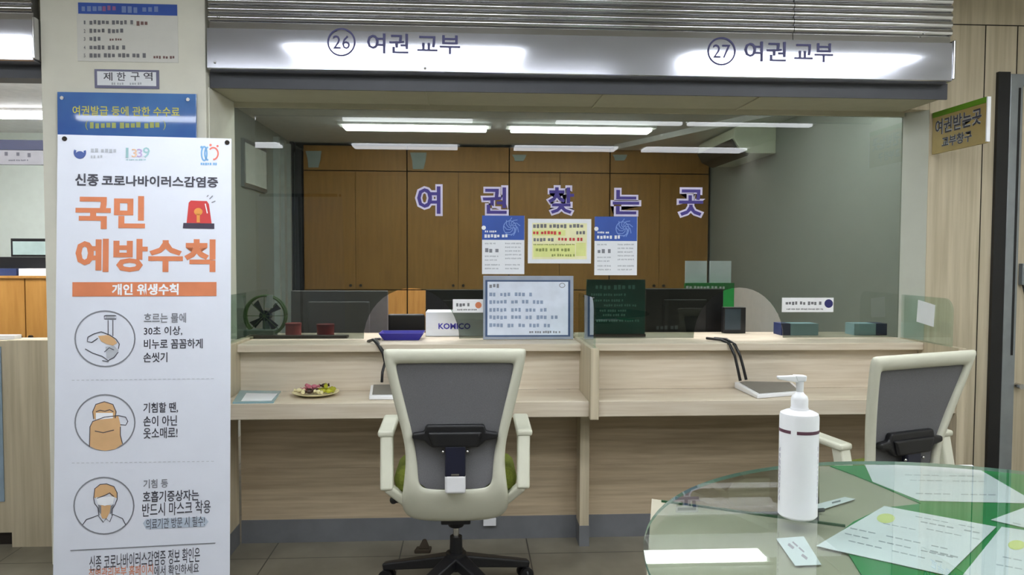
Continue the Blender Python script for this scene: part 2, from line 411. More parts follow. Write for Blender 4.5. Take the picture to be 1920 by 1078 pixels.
for k, (x, y) in enumerate(((-.6, 5.04), (1.43, 5.04), (-.9, 4.35), (.5, 4.35), (1.8, 4.35))):  # row nearest the glass is added, hidden by the soffit, to brighten the office
    dup(l2, (x, y, 2.5), 0, 'office tube light close behind the glass, ' + ('left of the second row', 'mirrored in the round table', 'left of the added unseen fill row', 'middle of the added unseen fill row', 'right of the added unseen fill row')[k])
dup(l2, (-3.0, 5.67, 2.42), 0, 'white tube light on the ceiling of the left bay')
for k, x in enumerate((-2.6, -4.0)):  # unseen tubes added behind the header to brighten the left bay
    for y in (4.15, 4.4): dup(l2, (x, y, 2.42), 0, 'added unseen fill tube of the left bay behind its header, %s %s' % (('near', 'far')[y > 4.3], ('right', 'left')[k]))

# ------------------------------------------------------------------ steel headers with counter numbers
def header(x0, x1, name, label, zo):
    t = thing(name, label, 'sign', ((x0+x1)/2, 3.42, 2.2+zo))
    prof = [(3.50, 2.203), (3.425, 2.203), (3.4165, 2.207), (3.4165, 2.217), (3.4163, 2.26), (3.416, 2.30), (3.4165, 2.34), (3.4185, 2.378), (3.50, 2.378)]
    mb = MB(); mb.prism([(x0, y, z+zo) for y, z in prof], (x1-x0, 0, 0)); obj('fascia', mb, m_face, t, smooth=.5)
    mb = MB(); p2 = [(3.50, 2.38), (3.4314, 2.38), (3.4330, 2.41)]
    z = 2.41
    while z < 2.66:
        p2 += [(3.432-.016*math.sin(PI*k/6), z+.018*(1-math.cos(PI*k/6))) for k in range(0, 7)]; z += .036
    p2 += [(3.50, z)]
    xs = [x0+.006]
    if x1 > 0: xs += [atY(1490, 30, 3.42).x]
    xs += [x1]
    for a, b in zip(xs, xs[1:]): mb.prism([(a, y, zz+zo) for y, zz in p2], (b-a-.003, 0, 0))
    obj('ribbed_canopy', mb, m_steel, t, smooth=.9)
    mb = MB().box((x1, 3.41, 2.21+zo), (x1+.012, 3.5, 2.39+zo))
    obj('end_cap', mb, m_steel, t, bevel=.005)
    return t
hd = header(-1.14, 2.232, 'counter_header', 'long polished steel header over the window with counter numbers 26 and 27', 0)
HP = Plane((0, 3.4145, 0), (1, 0, 0))
for (cx, cy, tx, num) in ((640, 79, 688, '26'), (1353, 96, 1396, '27')):
    mb = MB(); mb.ring(HP, cx, cy, 25, 25, 3.2, 0); mb.text(HP, num, cx-16, cy-13, cx+16, cy+13, 0, 0)
    flatobj('counter_number', mb, m_signink, hd)
    dy = 0 if num == '26' else 15
    mb = MB(); mb.text(HP, '여권', tx, 62+dy, tx+78, 102+dy-1, 0, .012); mb.text(HP, '교부', tx+94, 62+dy+3, tx+166 if num == '27' else tx+175, 104+dy-2, 0, .012)
    flatobj('lettering', mb, m_signink, hd)
mb = MB()
for x, y in ((410, 32), (403, 117), (797, 128), (1733, 64)): mb.ball(atY(x, y, 3.417), .006)
obj('screws', mb, m_chrome, hd)
hl = header(-6, -1.875, 'counter_header', 'polished steel header of the neighbouring bay at the left edge', .02)

# ------------------------------------------------------------------ right wall: sign, door
def wall_quad(mb, t0, t1, z0, z1, off0, off1):
    mb.prism([along(t0, off0, z0), along(t1, off0, z0), along(t1, off1, z0), along(t0, off1, z0)], (0, 0, z1-z0)); return mb
sg = thing('projecting_sign', 'tan sign with green top stripe standing out from the wooden wall right of the window', 'sign', (2.35, 3.55, 1.92))
S0, S1 = 3.735, 3.335
obj('board', MB().box((2.345, S1, 1.91), (2.357, S0, 2.115)), pm('tan_board', (170, 148, 92), .5), sg)
obj('top_stripe', MB().box((2.3425, S1, 2.092), (2.3595, S0, 2.118)), pm('green_stripe', (96, 146, 30), .5), sg)
obj('edge', MB().box((2.343, S1-.008, 1.915), (2.359, S1, 2.117)), m_white, sg)
class Flat(Plane):                       # measured in its own metres
    def uv(s, x, y): return x, y
FP = Flat((2.3445, S0, 0), (0, -1, 0))
u = lambda f: (S0-S1)*f
for nm_, tx, a, b, z1, z0 in (('lettering', '여권받는곳', .06, .92, 2.078, 2.0), ('lettering', '교부창구', .2, .76, 1.985, 1.932)):
    mb = MB(); mb.text(FP, tx, u(a), z1, u(b), z0, .0004, .05); mb.mi = 1; mb.text(FP, tx, u(a), z1, u(b), z0, .001, .014)
    flatobj(nm_, mb, [m_lgray, m_ink], sg)
d0, d1, d2, d3 = [WP.uv(x, 500)[0] for x in (1857, 1879, 1903, 1990)]
zt = WP.px(1870, 136).z
dr = thing('door_1', 'aluminium framed door at the right edge of the photo', 'door', along(d1, 0, 0)); dr['kind'] = 'structure'
obj('dark_stile', wall_quad(MB(), d0, d1, 0, zt, .0, .02), m_black, dr)
mb = MB(); wall_quad(mb, d1, d2, 0, zt-.01, .0, .022); wall_quad(mb, d2, .95, zt-.07, zt-.01, .0, .022); obj('frame', mb, m_alu, dr, bevel=.003)
zb = WP.px(1885, 665).z
obj('slot', wall_quad(MB(), d1+(d2-d1)*.62, d1+(d2-d1)*.8, zb, zt-.08, .0225, .0235), m_black, dr)
obj('leaf', wall_quad(MB(), d2, .95, .0, zt-.07, .0, .008), m_woodv, dr)
zk = WP.px(1905, 722).z; obj('knob', MB().cyl(along(d2+.02, .008, zk), along(d2+.02, .05, zk), .014), m_chrome, dr)
bx = thing('wall_intercom', 'grey box with teal screen beside the door frame at the right edge', 'intercom', along(d2+.05, .008, 1.27))
obj('case', wall_quad(MB(), d2+.012, d2+.16, 1.25, 1.36, .009, .04), m_alu, bx, bevel=.004)
obj('screen', wall_quad(MB(), d2+.03, d2+.15, 1.29, 1.345, .0405, .0415), pm('teal_screen', (50, 130, 140), .3), bx)
obj('cable', MB().tube([along(d2+.03, .02, 1.25), along(d2+.035, .03, 1.2), along(d2+.05, .03, 1.15), along(d2+.06, .012, 1.1)], .004), m_black, bx)

# ------------------------------------------------------------------ service counters
DX0, DX1 = .545, .585
def counter(side, num, x0, x1):
    t = thing('service_counter', side+' knee front of pale wood with grey plinth, under counter number '+num, 'counter', ((x0+x1)/2, 3.69, 0))
    obj('knee_panel', MB().box((x0, 3.67, .112), (x1, 3.69, ZT-.073)).box((x0, 3.668, .36), (x1, 3.6705, .363)), m_woodk, t)
    obj('plinth', MB().box((x0, 3.664, 0), (x1, 3.69, .112)), m_plinth, t)
    tag(obj('counter_worktop', MB().box((x0, 3.37, ZT-.072), (x1, 3.68, ZT)), m_woodh, bevel=.004), side+' pale wood sitting-height worktop, under counter number '+num, 'worktop')
    t = thing('counter_shelf', side+' pale wood upper shelf running under the window of counter '+num, 'shelf', ((x0+x1)/2, 3.68, ZT))
    obj('shelf_board', MB().box((x0, 3.63, ZS-.036), (x1, 4.18, ZS)), m_woodh, t, bevel=.003)
    obj('riser_panel', MB().box((x0, 3.681, ZT), (x1, 3.70, ZS-.036)), m_woodh, t)
counter('left', '26', -1.09, DX0)
counter('right', '27', DX1, 2.262)
def divider(label, x0, x1, post):
    t = thing('counter_divider', label, 'divider', ((x0+x1)/2, 3.5, 0))
    obj('side_panel', MB().box((x0, 3.34, ZT-.08), (x1, 4.0, ZS+.012)), m_woodv, t, bevel=.003)
    obj('support', MB().box((x0-.012, post, .1), (x1-.008, 3.66, ZT-.08)), m_woodv, t)
    obj('foot', MB().box((x0-.014, post-.003, 0), (x1-.006, 3.66, .1)), m_plinth, t)
    return t
divider('wooden divider panel standing between the two counters', DX0, DX1, 3.55)
divider('wooden end panel at the left end of the left counter', -1.13, -1.09, 3.39)
t = thing('counter_divider', 'wooden end panel at the right end of the right counter', 'divider', (2.28, 3.5, 0))
obj('side_panel', MB().prism([(2.262, 3.36, 0), (2.30, 3.36, 0), (2.30, 3.745, 0), (2.262, 3.84, 0)], (0, 0, ZS+.004)), m_woodv, t)
def partition(label, x, y0):
    zb, ztp = ZS+.004, 1.195
    n = 8; r = .06
    pts = [(GY-.006, zb), (GY-.006, ztp)] + [(y0+r-r*math.sin(PI/2*k/n), ztp-r+r*math.cos(PI/2*k/n)) for k in range(n+1)] + [(y0, zb)]
    o = obj('glass_partition', MB().prism([(x-.005, y, z) for y, z in pts], (.01, 0, 0)), m_gglass)
    return tag(o, label, 'glass partition')
partition('small green glass screen on the divider between the counters', .566, 3.36).location.z += .008
partition('small green glass screen at the right end, with a white note stuck on it', 2.268, 3.42)
partition('small green glass screen at the left end beside the banner', -1.11, 3.4).location.z += .008
XP = Plane((2.2615, 3.6, 0), (0, -1, 0))
mb = MB(); mb.prism([XP.px(x, y, .0012) for x, y in ((1722, 562), (1754, 572), (1751, 613), (1719, 603))], (-.0008, 0, 0)); obj_ = obj('paper_note', mb, m_paper)
tag(obj_, 'white paper note stuck on the right glass screen', 'note')
tag(obj('wall_outlet', MB().box(tuple(atY(906, 985, 3.662)-V((0, .012, 0))), tuple(atY(930, 970, 3.662))), m_white, bevel=.003), 'white outlet box on the grey plinth behind the chair', 'outlet')
q = atZ(793, 1035, 0)
mb = MB(); mb.prism([(q.x-.04, q.y-.02, 0), (q.x+.035, q.y-.02, 0), (q.x+.04, q.y+.03, 0), (q.x-.03, q.y+.03, 0)], (0, 0, .018)); mb.hexa([(q.x-.02, q.y-.01, .018), (q.x+.03, q.y-.01, .018), (q.x+.03, q.y+.02, .018), (q.x-.02, q.y+.02, .018)], [(q.x, q.y, .06), (q.x+.015, q.y, .062), (q.x+.015, q.y+.01, .06), (q.x, q.y+.01, .06)])
tag(obj('door_wedge', mb, pm('dark_brown_rubber', (64, 54, 42), .8), bevel=.006), 'small dark brown wedge lying on the floor by the plinth', 'wedge')

# ------------------------------------------------------------------ window lettering, leaflets, notices on the glass
GP = Plane((0, GY-.0045, 0), (1, 0, 0))
wl = thing('window_lettering', 'five large purple characters with white outline stuck across the window', 'lettering', atY(1050, 405, GY-.005))
for ch, x0, y0, x1, y1 in (('여', 782, 349, 826, 401), ('권', 905, 351, 950, 401), ('찾', 1028, 351, 1076, 401), ('는', 1149, 356, 1198, 402), ('곳', 1273, 355, 1318, 405)):
    mb = MB(); mb.text(GP, ch, x0-4, y0-4, x1+4, y1+4, .0008, .075); mb.mi = 1; mb.text(GP, ch, x0, y0, x1, y1, .0016, .02)
    flatobj('character', mb, [pm('outline_white', (206, 200, 226), .5), pm('purple_ink', (58, 44, 130), .5)], wl)
def leaflet(label, dx, dy):
    t = thing('leaflet', label, 'leaflet', atY(943+dx, 515+dy, GY-.005), 0, 'blue and white leaflets taped on the window')
    obj('sheet', MB().rect(GP, 904+dx, 404+dy, 983+dx, 514+dy, .0012, .0009), m_paper, t)
    flatobj('blue_heading', MB().rect(GP, 904+dx, 404+dy, 983+dx, 450+dy, .0016), m_blue, t)
    mb = MB(); mb.words(GP, 909+dx, 432+dy, 935+dx, 436+dy, .002); mb.words(GP, 908+dx, 439+dy, 958+dx, 446+dy, .002)
    mb.ellipse(GP, 907+dx, 427+dy, 4, 4, .002)
    flatobj('heading_print', mb, m_paper, t)
    mb = MB()
    for k in range(9):
        a = k*.75; mb.stroke(GP, [(960+dx+r_*math.cos(a+r_*.1)*.9, 425+dy+r_*math.sin(a+r_*.1)) for r_ in (2, 7, 12, 17)], 1.4, .0019)
    mb.ring(GP, 956+dx, 427+dy, 12, 13, 1.5, .002)
    flatobj('emblem', mb, pm('pale_blue_print', (120, 150, 214), .5), t)
    mb = MB(); mb.words(GP, 909+dx, 465+dy, 942+dx, 474+dy, .0016); flatobj('caption', mb, m_grayink, t)
    mb = MB()
    for (a, b, y) in ((909, 930, 455), (947, 978, 455), (909, 936, 479), (909, 934, 486), (947, 978, 462), (947, 978, 469), (947, 978, 476), (947, 978, 483), (909, 938, 495), (947, 978, 495), (909, 936, 502), (947, 976, 502)):
        mb.words(GP, a+dx, y+dy, b+dx, y+3+dy, .0016)
    flatobj('fine_print', mb, m_lgray, t)
leaflet('blue and white leaflet taped on the window above the framed notice', 0, 0)
leaflet('blue and white leaflet taped on the window above the dark green board', 211, 2)
t = thing('yellow_notice', 'white sheet with yellow printed notice taped between the two blue leaflets', 'notice', atY(1048, 494, GY-.005))
obj('sheet', MB().rect(GP, 990, 410, 1108, 494, .0012, .0009), m_paper, t)
flatobj('yellow_panel', MB().rect(GP, 998, 418, 1100, 486, .0015), m_lyel, t)
flatobj('highlight', MB().rect(GP, 1000, 458, 1078, 482, .0018).rect(GP, 1080, 455, 1098, 480, .0018).rect(GP, 998, 431, 1060, 442, .0018), m_ygrn, t)
flatobj('black_text', MB().words(GP, 999, 420, 1100, 428, .002).words(GP, 1000, 446, 1040, 453, .002).words(GP, 1080, 433, 1100, 440, .002), m_softink, t)
flatobj('red_text', MB().words(GP, 999, 433, 1058, 440, .002).words(GP, 1046, 445, 1096, 452, .002), m_red, t)
flatobj('green_text', MB().words(GP, 1004, 465, 1072, 472, .002).words(GP, 1034, 476, 1080, 481, .002).words(GP, 1000, 457, 1080, 460, .002), pm('green_ink', (140, 150, 80), .6), t)
def sticker(label, x0, y0, x1, y1, dot):
    t = thing('window_sticker', label, 'sticker', atY((x0+x1)/2, y1, GY-.005))
    obj('plate', MB().rect(GP, x0, y0, x1, y1, .004, .0035), m_white, t, bevel=.001)
    flatobj('print', MB().words(GP, x0+6, y0+7, x0+(x1-x0)*(.62 if dot == m_orange else .78), y0+14, .0043).words(GP, x0+8, y1-7, x0+(x1-x0)*.8, y1-4, .0043), m_softink, t)
    flatobj('mark', MB().ellipse(GP, x1-9, y0+11, 6 if dot == m_orange else 8, None, .0046), dot, t)
sticker('small white sign plate on the window left of the framed notice', 849, 561, 906, 586, m_orange)
sticker('small white sign plate on the window of counter 27, with blue round mark', 1466, 558, 1562, 585, m_navyink)

# ------------------------------------------------------------------ pillar notices
PP = Plane((0, 3.45, 0), (1, 0, 0))
t = thing('wall_notice', 'printed sheet with blue heading high on the white pillar', 'notice', atY(240, 120, 3.45))
obj('sheet', MB().rect(PP, 144, 5, 335, 118, .003, .0025), pm('grey_white_paper', (214, 213, 206), .7, var=.02), t)
flatobj('heading', MB().rect(PP, 147, 5, 333, 30, .0035), m_blue, t)
mb = MB(); mb.words(PP, 153, 11, 195, 23, .004); mb.words(PP, 228, 12, 300, 25, .004); flatobj('heading_print', mb, pm('pale_blue_ink', (120, 140, 190), .6), t)
mb = MB(); mb.words(PP, 192, 11, 226, 22, .004); flatobj('heading_print', mb, pm('mauve_ink', (150, 96, 140), .6), t)
for n_, y, xe in (('1', 38, 256), ('2', 54, 243), ('3', 69, 200), ('4', 85, 243), ('5', 100, 282)):
    mb = MB(); mb.text(PP, n_, 158, y+1, 161, y+8, .004, .02); mb.words(PP, 168, y, xe, y+9, .004)
    flatobj('text_line', mb, m_softink, t)
mb = MB(); mb.words(PP, 256, 40, 283, 49, .004); mb.words(PP, 206, 72, 230, 77, .004); mb.words(PP, 288, 105, 330, 111, .004); flatobj('text', mb, pm('brown_ink', (120, 92, 88), .6), t)
t = thing('door_plate', 'small framed white plate on the pillar above the blue board', 'sign', atY(238, 168, 3.45))
obj('frame', MB().rect(PP, 178, 130, 299, 167, .005, .0045), pm('violet_grey_frame', (112, 112, 140), .5), t)
flatobj('plate', MB().rect(PP, 183, 134, 294, 162, .0055), m_paper, t)
mb = MB()
for ch, x in (('제', 195), ('한', 220), ('구', 246), ('역', 270)): mb.text(PP, ch, x, 136, x+17, 152, .006, .01)
flatobj('lettering', mb, m_ink, t)
flatobj('fine_print', MB().words(PP, 210, 155, 236, 160, .006).words(PP, 244, 155, 272, 160, .006), m_lgray, t)
t = thing('fee_board', 'glossy blue board with yellow lettering on the pillar above the banner', 'sign', atY(238, 330, 3.44))
bc = [PP.uv(106, 172), PP.uv(370, 176)]
FB = Plane((0, 3.428, 1.8), (1, 0, 0), (0, .026, 1))
obj('board', MB().rect(FB, 107, 172, 369, 420, 0, .006), m_bluep, t, bevel=.002)
flatobj('lettering', MB().text(FB, '여권발급 등에 관한 수수료', 136, 198, 337, 219, .001, .012), m_yell, t)
flatobj('lettering', MB().text(FB, '(', 160, 226, 165, 244, .001).text(FB, ')', 306, 226, 311, 244, .001).words(FB, 168, 229, 304, 241, .001), pm('dull_yellow_ink', (176, 186, 110), .6), t)
for x, y in ((117, 184), (353, 187)):
    obj('stud', MB().cyl(FB.px(x, y, .006), FB.px(x, y, -.014), .008), m_chrome, t, smooth=.6)

# ------------------------------------------------------------------ roll-out banner
bt = math.radians(4.0); by = math.radians(4.7)
bux = V((math.cos(by), math.sin(by), 0)); perp = V((-math.sin(by), math.cos(by), 0))
buy = V((0, 0, math.cos(bt))) + perp*math.sin(bt)
BO = atY(270, 255, 2.66)
BP = Plane(BO, bux, buy)
tl = BP.uv(108, 253); tr = BP.uv(434, 259); u0, u1, vt = tl[0], tr[0], (tl[1]+tr[1])/2
vb = -(BO.z-.03)/math.cos(bt)
bn = thing('standing_banner', 'tall white standing banner with orange and black health notice, in front of the pillar', 'banner', BP.at((u0+u1)/2, vb).xy[:] + (0,))
n_ = BP.n
obj('panel', MB().prism([BP.at(u0, vb), BP.at(u1, vb), BP.at(u1, vt), BP.at(u0, vt)], -n_*.002), pm('banner_vinyl', (214, 218, 229), .55, var=.01), bn)
mb = MB(); um = (u0+u1)/2
mb.tube([BP.at(um, vt-.01, -.012), BP.at(um, vb*.5, -.03), BP.at(um, vb+.05, -.05)], .009)
mb.bar(BP.at(u0+.03, vt-.012, -.01), BP.at(u1-.03, vt-.012, -.01), .02, .01, (0, 0, 1))
b0 = BP.at(um, 0, -.05); mb.bar((b0.x, BO.y-.25, .02), (b0.x, BO.y+.22, .02), .04, .03)
obj('stand', mb, m_black, bn)
for uu in (u0+.022, u1-.014):
    obj('eyelet', MB().cyl(BP.at(uu, vt-.014, .002), BP.at(uu, vt-.014, -.006), .008), m_gap, bn)
# print
mb = MB(); mb.ring(BP, 150, 286, 9.5, 9.5, 4.5, a0=-.4, a1=PI+.5); mb.ellipse(BP, 150, 290, 8.5, 6.5, .0012); flatobj('emblem', mb, pm('government_blue', (70, 90, 150), .6), bn)
flatobj('emblem_print', MB().words(BP, 170, 278, 222, 287).words(BP, 170, 291, 194, 297), m_lgray, bn)
mb = MB(); mb.text(BP, '1', 236, 277, 241, 296, .001, .01); mb.text(BP, '9', 268, 276, 281, 296, .001, .01); mb.words(BP, 236, 298, 276, 301); flatobj('hotline_number', mb, pm('teal_grey_ink', (150, 186, 190), .6), bn)
mb = MB(); mb.text(BP, '3', 247, 279, 257, 295, .001, .01); flatobj('hotline_number', mb, pm('pale_orange_ink', (226, 190, 160), .6), bn)
mb = MB(); mb.text(BP, '3', 257, 279, 267, 295, .001, .01); flatobj('hotline_number', mb, pm('pale_violet_ink', (180, 160, 200), .6), bn)
mb = MB(); mb.ring(BP, 383, 288, 5, 13, 3); mb.ring(BP, 391, 288, 7, 12, 3, a0=1.6, a1=4.6); mb.words(BP, 376, 305, 410, 310); mb.ellipse(BP, 378, 276, 2.4); flatobj('campaign_mark', mb, pm('sky_blue_ink', (120, 170, 214), .6), bn)
mb = MB(); mb.ring(BP, 400, 288, 9, 11, 3, a0=-2.4, a1=1.6); mb.ellipse(BP, 395, 272, 2.4); mb.ellipse(BP, 408, 274, 2.2); flatobj('campaign_mark', mb, pm('coral_ink', (222, 120, 104), .6), bn)
mb = MB(); mb.text(BP, '신종', 141, 325, 185, 349, .001, .03); mb.text(BP, '코로나바이러스감염증', 191, 328, 409, 352, .001, .03); flatobj('subtitle', mb, m_ink, bn)
mb = MB(); mb.text(BP, '국민', 142, 366, 272, 430, .001, .035); flatobj('title', mb, m_orange, bn)
mb = MB(); mb.text(BP, '예방수칙', 142, 447, 404, 510, .001, .035); flatobj('title', mb, m_orange, bn)
# siren
mb = MB(); mb.shape(BP, [(350, 418), (354, 380), (358, 376), (388, 377), (392, 383), (397, 419)], .0012); mb.mi = 1
mb.shape(BP, [(344, 418), (402, 419), (402, 429), (343, 428)], .0013); mb.mi = 2; mb.ellipse(BP, 372, 397, 8, 7, .0015); mb.shape(BP, [(369, 401), (375, 401), (375, 417), (369, 417)], .0015)
mb.mi = 3; mb.stroke(BP, [(385, 382), (389, 400)], 2, .0016); mb.mi = 4
for a in (((388, 369), (391, 366)), ((393, 373), (399, 367)), ((397, 380), (404, 377))): mb.stroke(BP, a, 1.8, .0012)
flatobj('siren_picture', mb, [m_red, pm('siren_base', (60, 52, 70), .6), pm('amber_ink', (224, 150, 70), .6), m_paper, m_grayink], bn)
flatobj('orange_bar', MB().rect(BP, 136, 529, 406, 555), m_orange, bn)
flatobj('bar_lettering', MB().text(BP, '개인 위생수칙', 210, 532, 335, 553, .0014, .035), m_paper, bn)
# pictogram 1: hands under a tap
def lines(mb, pls, wd=1.6, off=.0014):
    for p in pls: mb.stroke(BP, p, wd, off)
mb = MB(); mb.ring(BP, 197, 635, 56, 52, 2.6); mb.mi = 1
lines(mb, [[(203, 600), (203, 628)], [(212, 600), (212, 630)], [(196, 592), (218, 592), (218, 598), (196, 598), (196, 592)], [(165, 632), (176, 626), (190, 622), (206, 628), (218, 636), (224, 645), (222, 654)], [(165, 632), (164, 640), (172, 642), (184, 634)], [(160, 654), (174, 662), (192, 668), (203, 676), (214, 670), (222, 660)], [(196, 660), (205, 652), (214, 656)], [(192, 676), (204, 678)]])
mb.mi = 2; mb.shape(BP, [(184, 630), (202, 628), (214, 634), (220, 643), (212, 648), (200, 645), (190, 640)], .0012); mb.mi = 3; mb.shape(BP, [(198, 590), (216, 590), (216, 597), (198, 597)], .0012); mb.shape(BP, [(198, 650), (214, 648), (222, 656), (212, 672), (200, 672)], .0011)
flatobj('pictogram', mb, [m_grayink, m_ink, m_tan, m_lgray], bn)
# pictogram 2: person coughing into a raised sleeve
mb = MB(); mb.ring(BP, 197, 792, 56, 52, 2.6); mb.mi = 2
mb.shape(BP, [(168, 836), (169, 800), (174, 790), (196, 782), (222, 779), (226, 796), (226, 816), (230, 832), (216, 842), (197, 845), (180, 842)], .0012)
mb.ellipse(BP, 196, 774, 22, 21, .0011); mb.mi = 4; mb.shape(BP, [(180, 774), (212, 774), (212, 784), (180, 787)], .0013); mb.mi = 1
lines(mb, [[(176, 786), (174, 772), (180, 758), (196, 753), (212, 758), (218, 772), (216, 784)], [(180, 772), (188, 769), (197, 771), (206, 768), (213, 772)], [(168, 838), (169, 800), (174, 790), (196, 782), (222, 779), (236, 782), (240, 790), (236, 797), (226, 796)], [(226, 800), (226, 816), (230, 832)], [(178, 808), (194, 811), (214, 806)]])
flatobj('pictogram', mb, [m_grayink, m_ink, m_tan, m_lgray, m_paper], bn)
# pictogram 3: person wearing a mask
mb = MB(); mb.ring(BP, 195, 948, 56, 53, 2.6); mb.mi = 2
mb.shape(BP, [(176, 932), (178, 916), (188, 908), (200, 907), (214, 912), (220, 924), (220, 934), (210, 930), (204, 924), (194, 930), (180, 934)], .0012)
mb.shape(BP, [(188, 947), (208, 947), (206, 960), (200, 972), (192, 972), (188, 962)], .0012); mb.mi = 4; mb.shape(BP, [(180, 932), (214, 931), (212, 944), (197, 948), (184, 945)], .0014); mb.mi = 1
lines(mb, [[(176, 934), (178, 916), (188, 908), (200, 907), (214, 912), (220, 924), (220, 936)], [(176, 934), (178, 944), (184, 952), (186, 966)], [(220, 936), (216, 946), (211, 954), (210, 966)], [(182, 934), (196, 929), (206, 924), (214, 931)], [(155, 984), (162, 974), (184, 966), (194, 979), (199, 972), (206, 978), (212, 964), (230, 972), (236, 984)]])
mb.mi = 0; mb.shape(BP, [(184, 946), (190, 948), (190, 964), (186, 960)], .0013); mb.shape(BP, [(208, 948), (214, 945), (210, 962), (206, 964)], .0013)
flatobj('pictogram', mb, [m_grayink, m_ink, m_tan, m_lgray, m_paper], bn)
def ln(name, tx, x0, y0, x1, y1, m, bold=.018, s=0): flatobj(name, MB().text(BP, tx, x0, y0, x1, y1, .001, bold, s), m, bn)
ln('instruction', '흐르는 물에', 270, 587, 349, 605, m_grayink); ln('instruction', '30초 이상,', 270, 612, 342, 629, m_ink, .014)
ln('instruction', '비누로 꼼꼼하게', 270, 636, 380, 653, m_ink); ln('instruction', '손씻기', 269, 661, 314, 679, m_ink)
ln('instruction', '기침할 땐,', 269, 755, 334, 774, m_ink); ln('instruction', '손이 아닌', 269, 780, 332, 798, m_ink); ln('instruction', '옷소매로!', 269, 802, 333, 821, m_ink, .014)
ln('instruction', '기침 등', 269, 899, 315, 914, m_grayink); ln('instruction', '호흡기증상자는', 268, 921, 373, 938, m_ink); ln('instruction', '반드시 마스크 착용', 267, 944, 395, 964, m_ink, .008, .004)
flatobj('pill', MB().shape(BP, [(268, 981), (274, 973), (384, 969), (391, 978), (384, 987), (274, 992)], .0008), pm('pale_blue_pill', (176, 188, 204), .6), bn)
ln('instruction', '의료기관 방문 시 필수!', 274, 973, 384, 988, m_ink, .004, .003)
mb = MB(); mb.stroke(BP, [(132, 1032), (404, 1018)], 2); flatobj('rule', mb, m_grayink, bn)
mb = MB()
for y in (713, 868):
    x = 135
    while x < 400: mb.stroke(BP, [(x, y-(x-135)*.012), (x+5, y-(x+5-135)*.012)], 1); x += 9
flatobj('dotted_rule', mb, m_lgray, bn)
ln('footer', '신종 코로나바이러스감염증 정보 확인은', 168, 1042, 375, 1060, m_ink, .006, .012)
ln('footer', '질병관리본부 홈페이지', 167, 1066, 287, 1080, m_orange, .006, .006); ln('footer', '에서 확인하세요', 289, 1061, 373, 1076, m_ink, .006, .004)

# ------------------------------------------------------------------ things on the worktops
q = [atZ(x, y, ZT) for x, y in ((436, 757), (513, 756), (527, 735), (450, 734))]
t = thing('desk_notice', 'flat teal acrylic notice holder lying at the left end of the left worktop', 'notice', tuple(q[0]))
obj('holder', MB().prism(q, (0, 0, .006)), pm('teal_acrylic', (140, 176, 184), .15), t)
q = [atZ(x, y, ZT+.0063) for x, y in ((452, 752), (509, 751), (520, 738), (462, 737))]
obj('sheet', MB().prism(q, (0, 0, .0006)), m_paper, t)
pc = atZ(592, 741, ZT)
pl_ = thing('candy_plate', 'cream plate holding wrapped candies on the left worktop', 'plate', tuple(pc))
obj('dish', MB().lathe([(.055, 0), (.07, .004), (.106, .016), (.108, .019), (.103, .018), (.068, .008), (0, .006)]), pm('cream_glaze', (232, 222, 178), .3), pl_, local=True)
ck = [('yellow-green', m_ygrn, pm('lime_wrap', (176, 176, 40), .35)), ('dark brown', None, pm('brown_wrap', (60, 38, 30), .3)), ('pink', None, pm('pink_wrap', (196, 110, 128), .35)), ('cream', None, pm('cream_wrap', (226, 216, 170), .4))]
proto = {}
spots = [(-.075, .0, 3), (-.05, -.03, 3), (-.055, .035, 2), (-.03, .01, 1), (-.02, -.035, 1), (-.01, .04, 2), (.0, .0, 1), (.02, -.04, 3), (.025, .03, 0), (.04, -.01, 0), (.06, .03, 0), (.065, -.03, 0), (.08, .005, 0), (-.005, -.005, 2), (.045, .01, 0), (.035, .02, 1), (-.035, .0, 2)]
for k, (x, y, c_) in enumerate(spots):
    z = .013 + (.02 if k >= 13 else 0) + .1*max(0, math.hypot(x, y)-.06)
    if c_ not in proto:
        o = thing('wrapped_candy', '%s wrapped candy on the cream plate' % ck[c_][0], 'candy', (0, 0, 0), 0, '%s candies on the cream plate' % ck[c_][0])
        obj('sweet', MB().ball((0, 0, .010), .010, (1.5, 1, .95)), ck[c_][2], o, local=True)
        for q_ in (1, -1): obj('wrapper_twist', MB().cyl((q_*.013, 0, .01), (q_*.024, 0, .011), .003, .009, 8), ck[c_][2], o, local=True)
        proto[c_] = o; o.matrix_basis = Matrix.Translation(pc+V((x, y, z))) @ Matrix.Rotation(k*1.7, 4, 'Z')
    else: dup(proto[c_], pc+V((x, y, z)), k*1.7)
def sig_pad(label, corners, cables):
    q = [atZ(x, y, ZT) for x, y in corners]; c = sum(q, V())/4
    t = thing('signature_pad', label, 'signature pad', tuple(c))
    lo = [p+V((0, 0, .001)) for p in q]; hi = [q[0]+V((0, 0, .018)), q[1]+V((0, 0, .018)), q[2]+V((0, 0, .032)), q[3]+V((0, 0, .032))]
    obj('base', MB().hexa(lo, hi), m_white, t, bevel=.004)
    f = lambda k, s: hi[k] + (c+V((0, 0, hi[k].z-c.z))-hi[k])*s + V((0, 0, .0012))
    obj('screen', MB().hexa([f(k, .14) for k in range(4)], [f(k, .14)+V((0, 0, .001)) for k in range(4)]), pm('grey_screen', (104, 104, 98), .3), t)
    for cb in cables: obj("cable", MB().tube([V(p) for p in cb], .007), m_black, t)
    return t
def cab(pxs, ys): return [atY(x, y, v) for (x, y), v in zip(pxs, ys)]
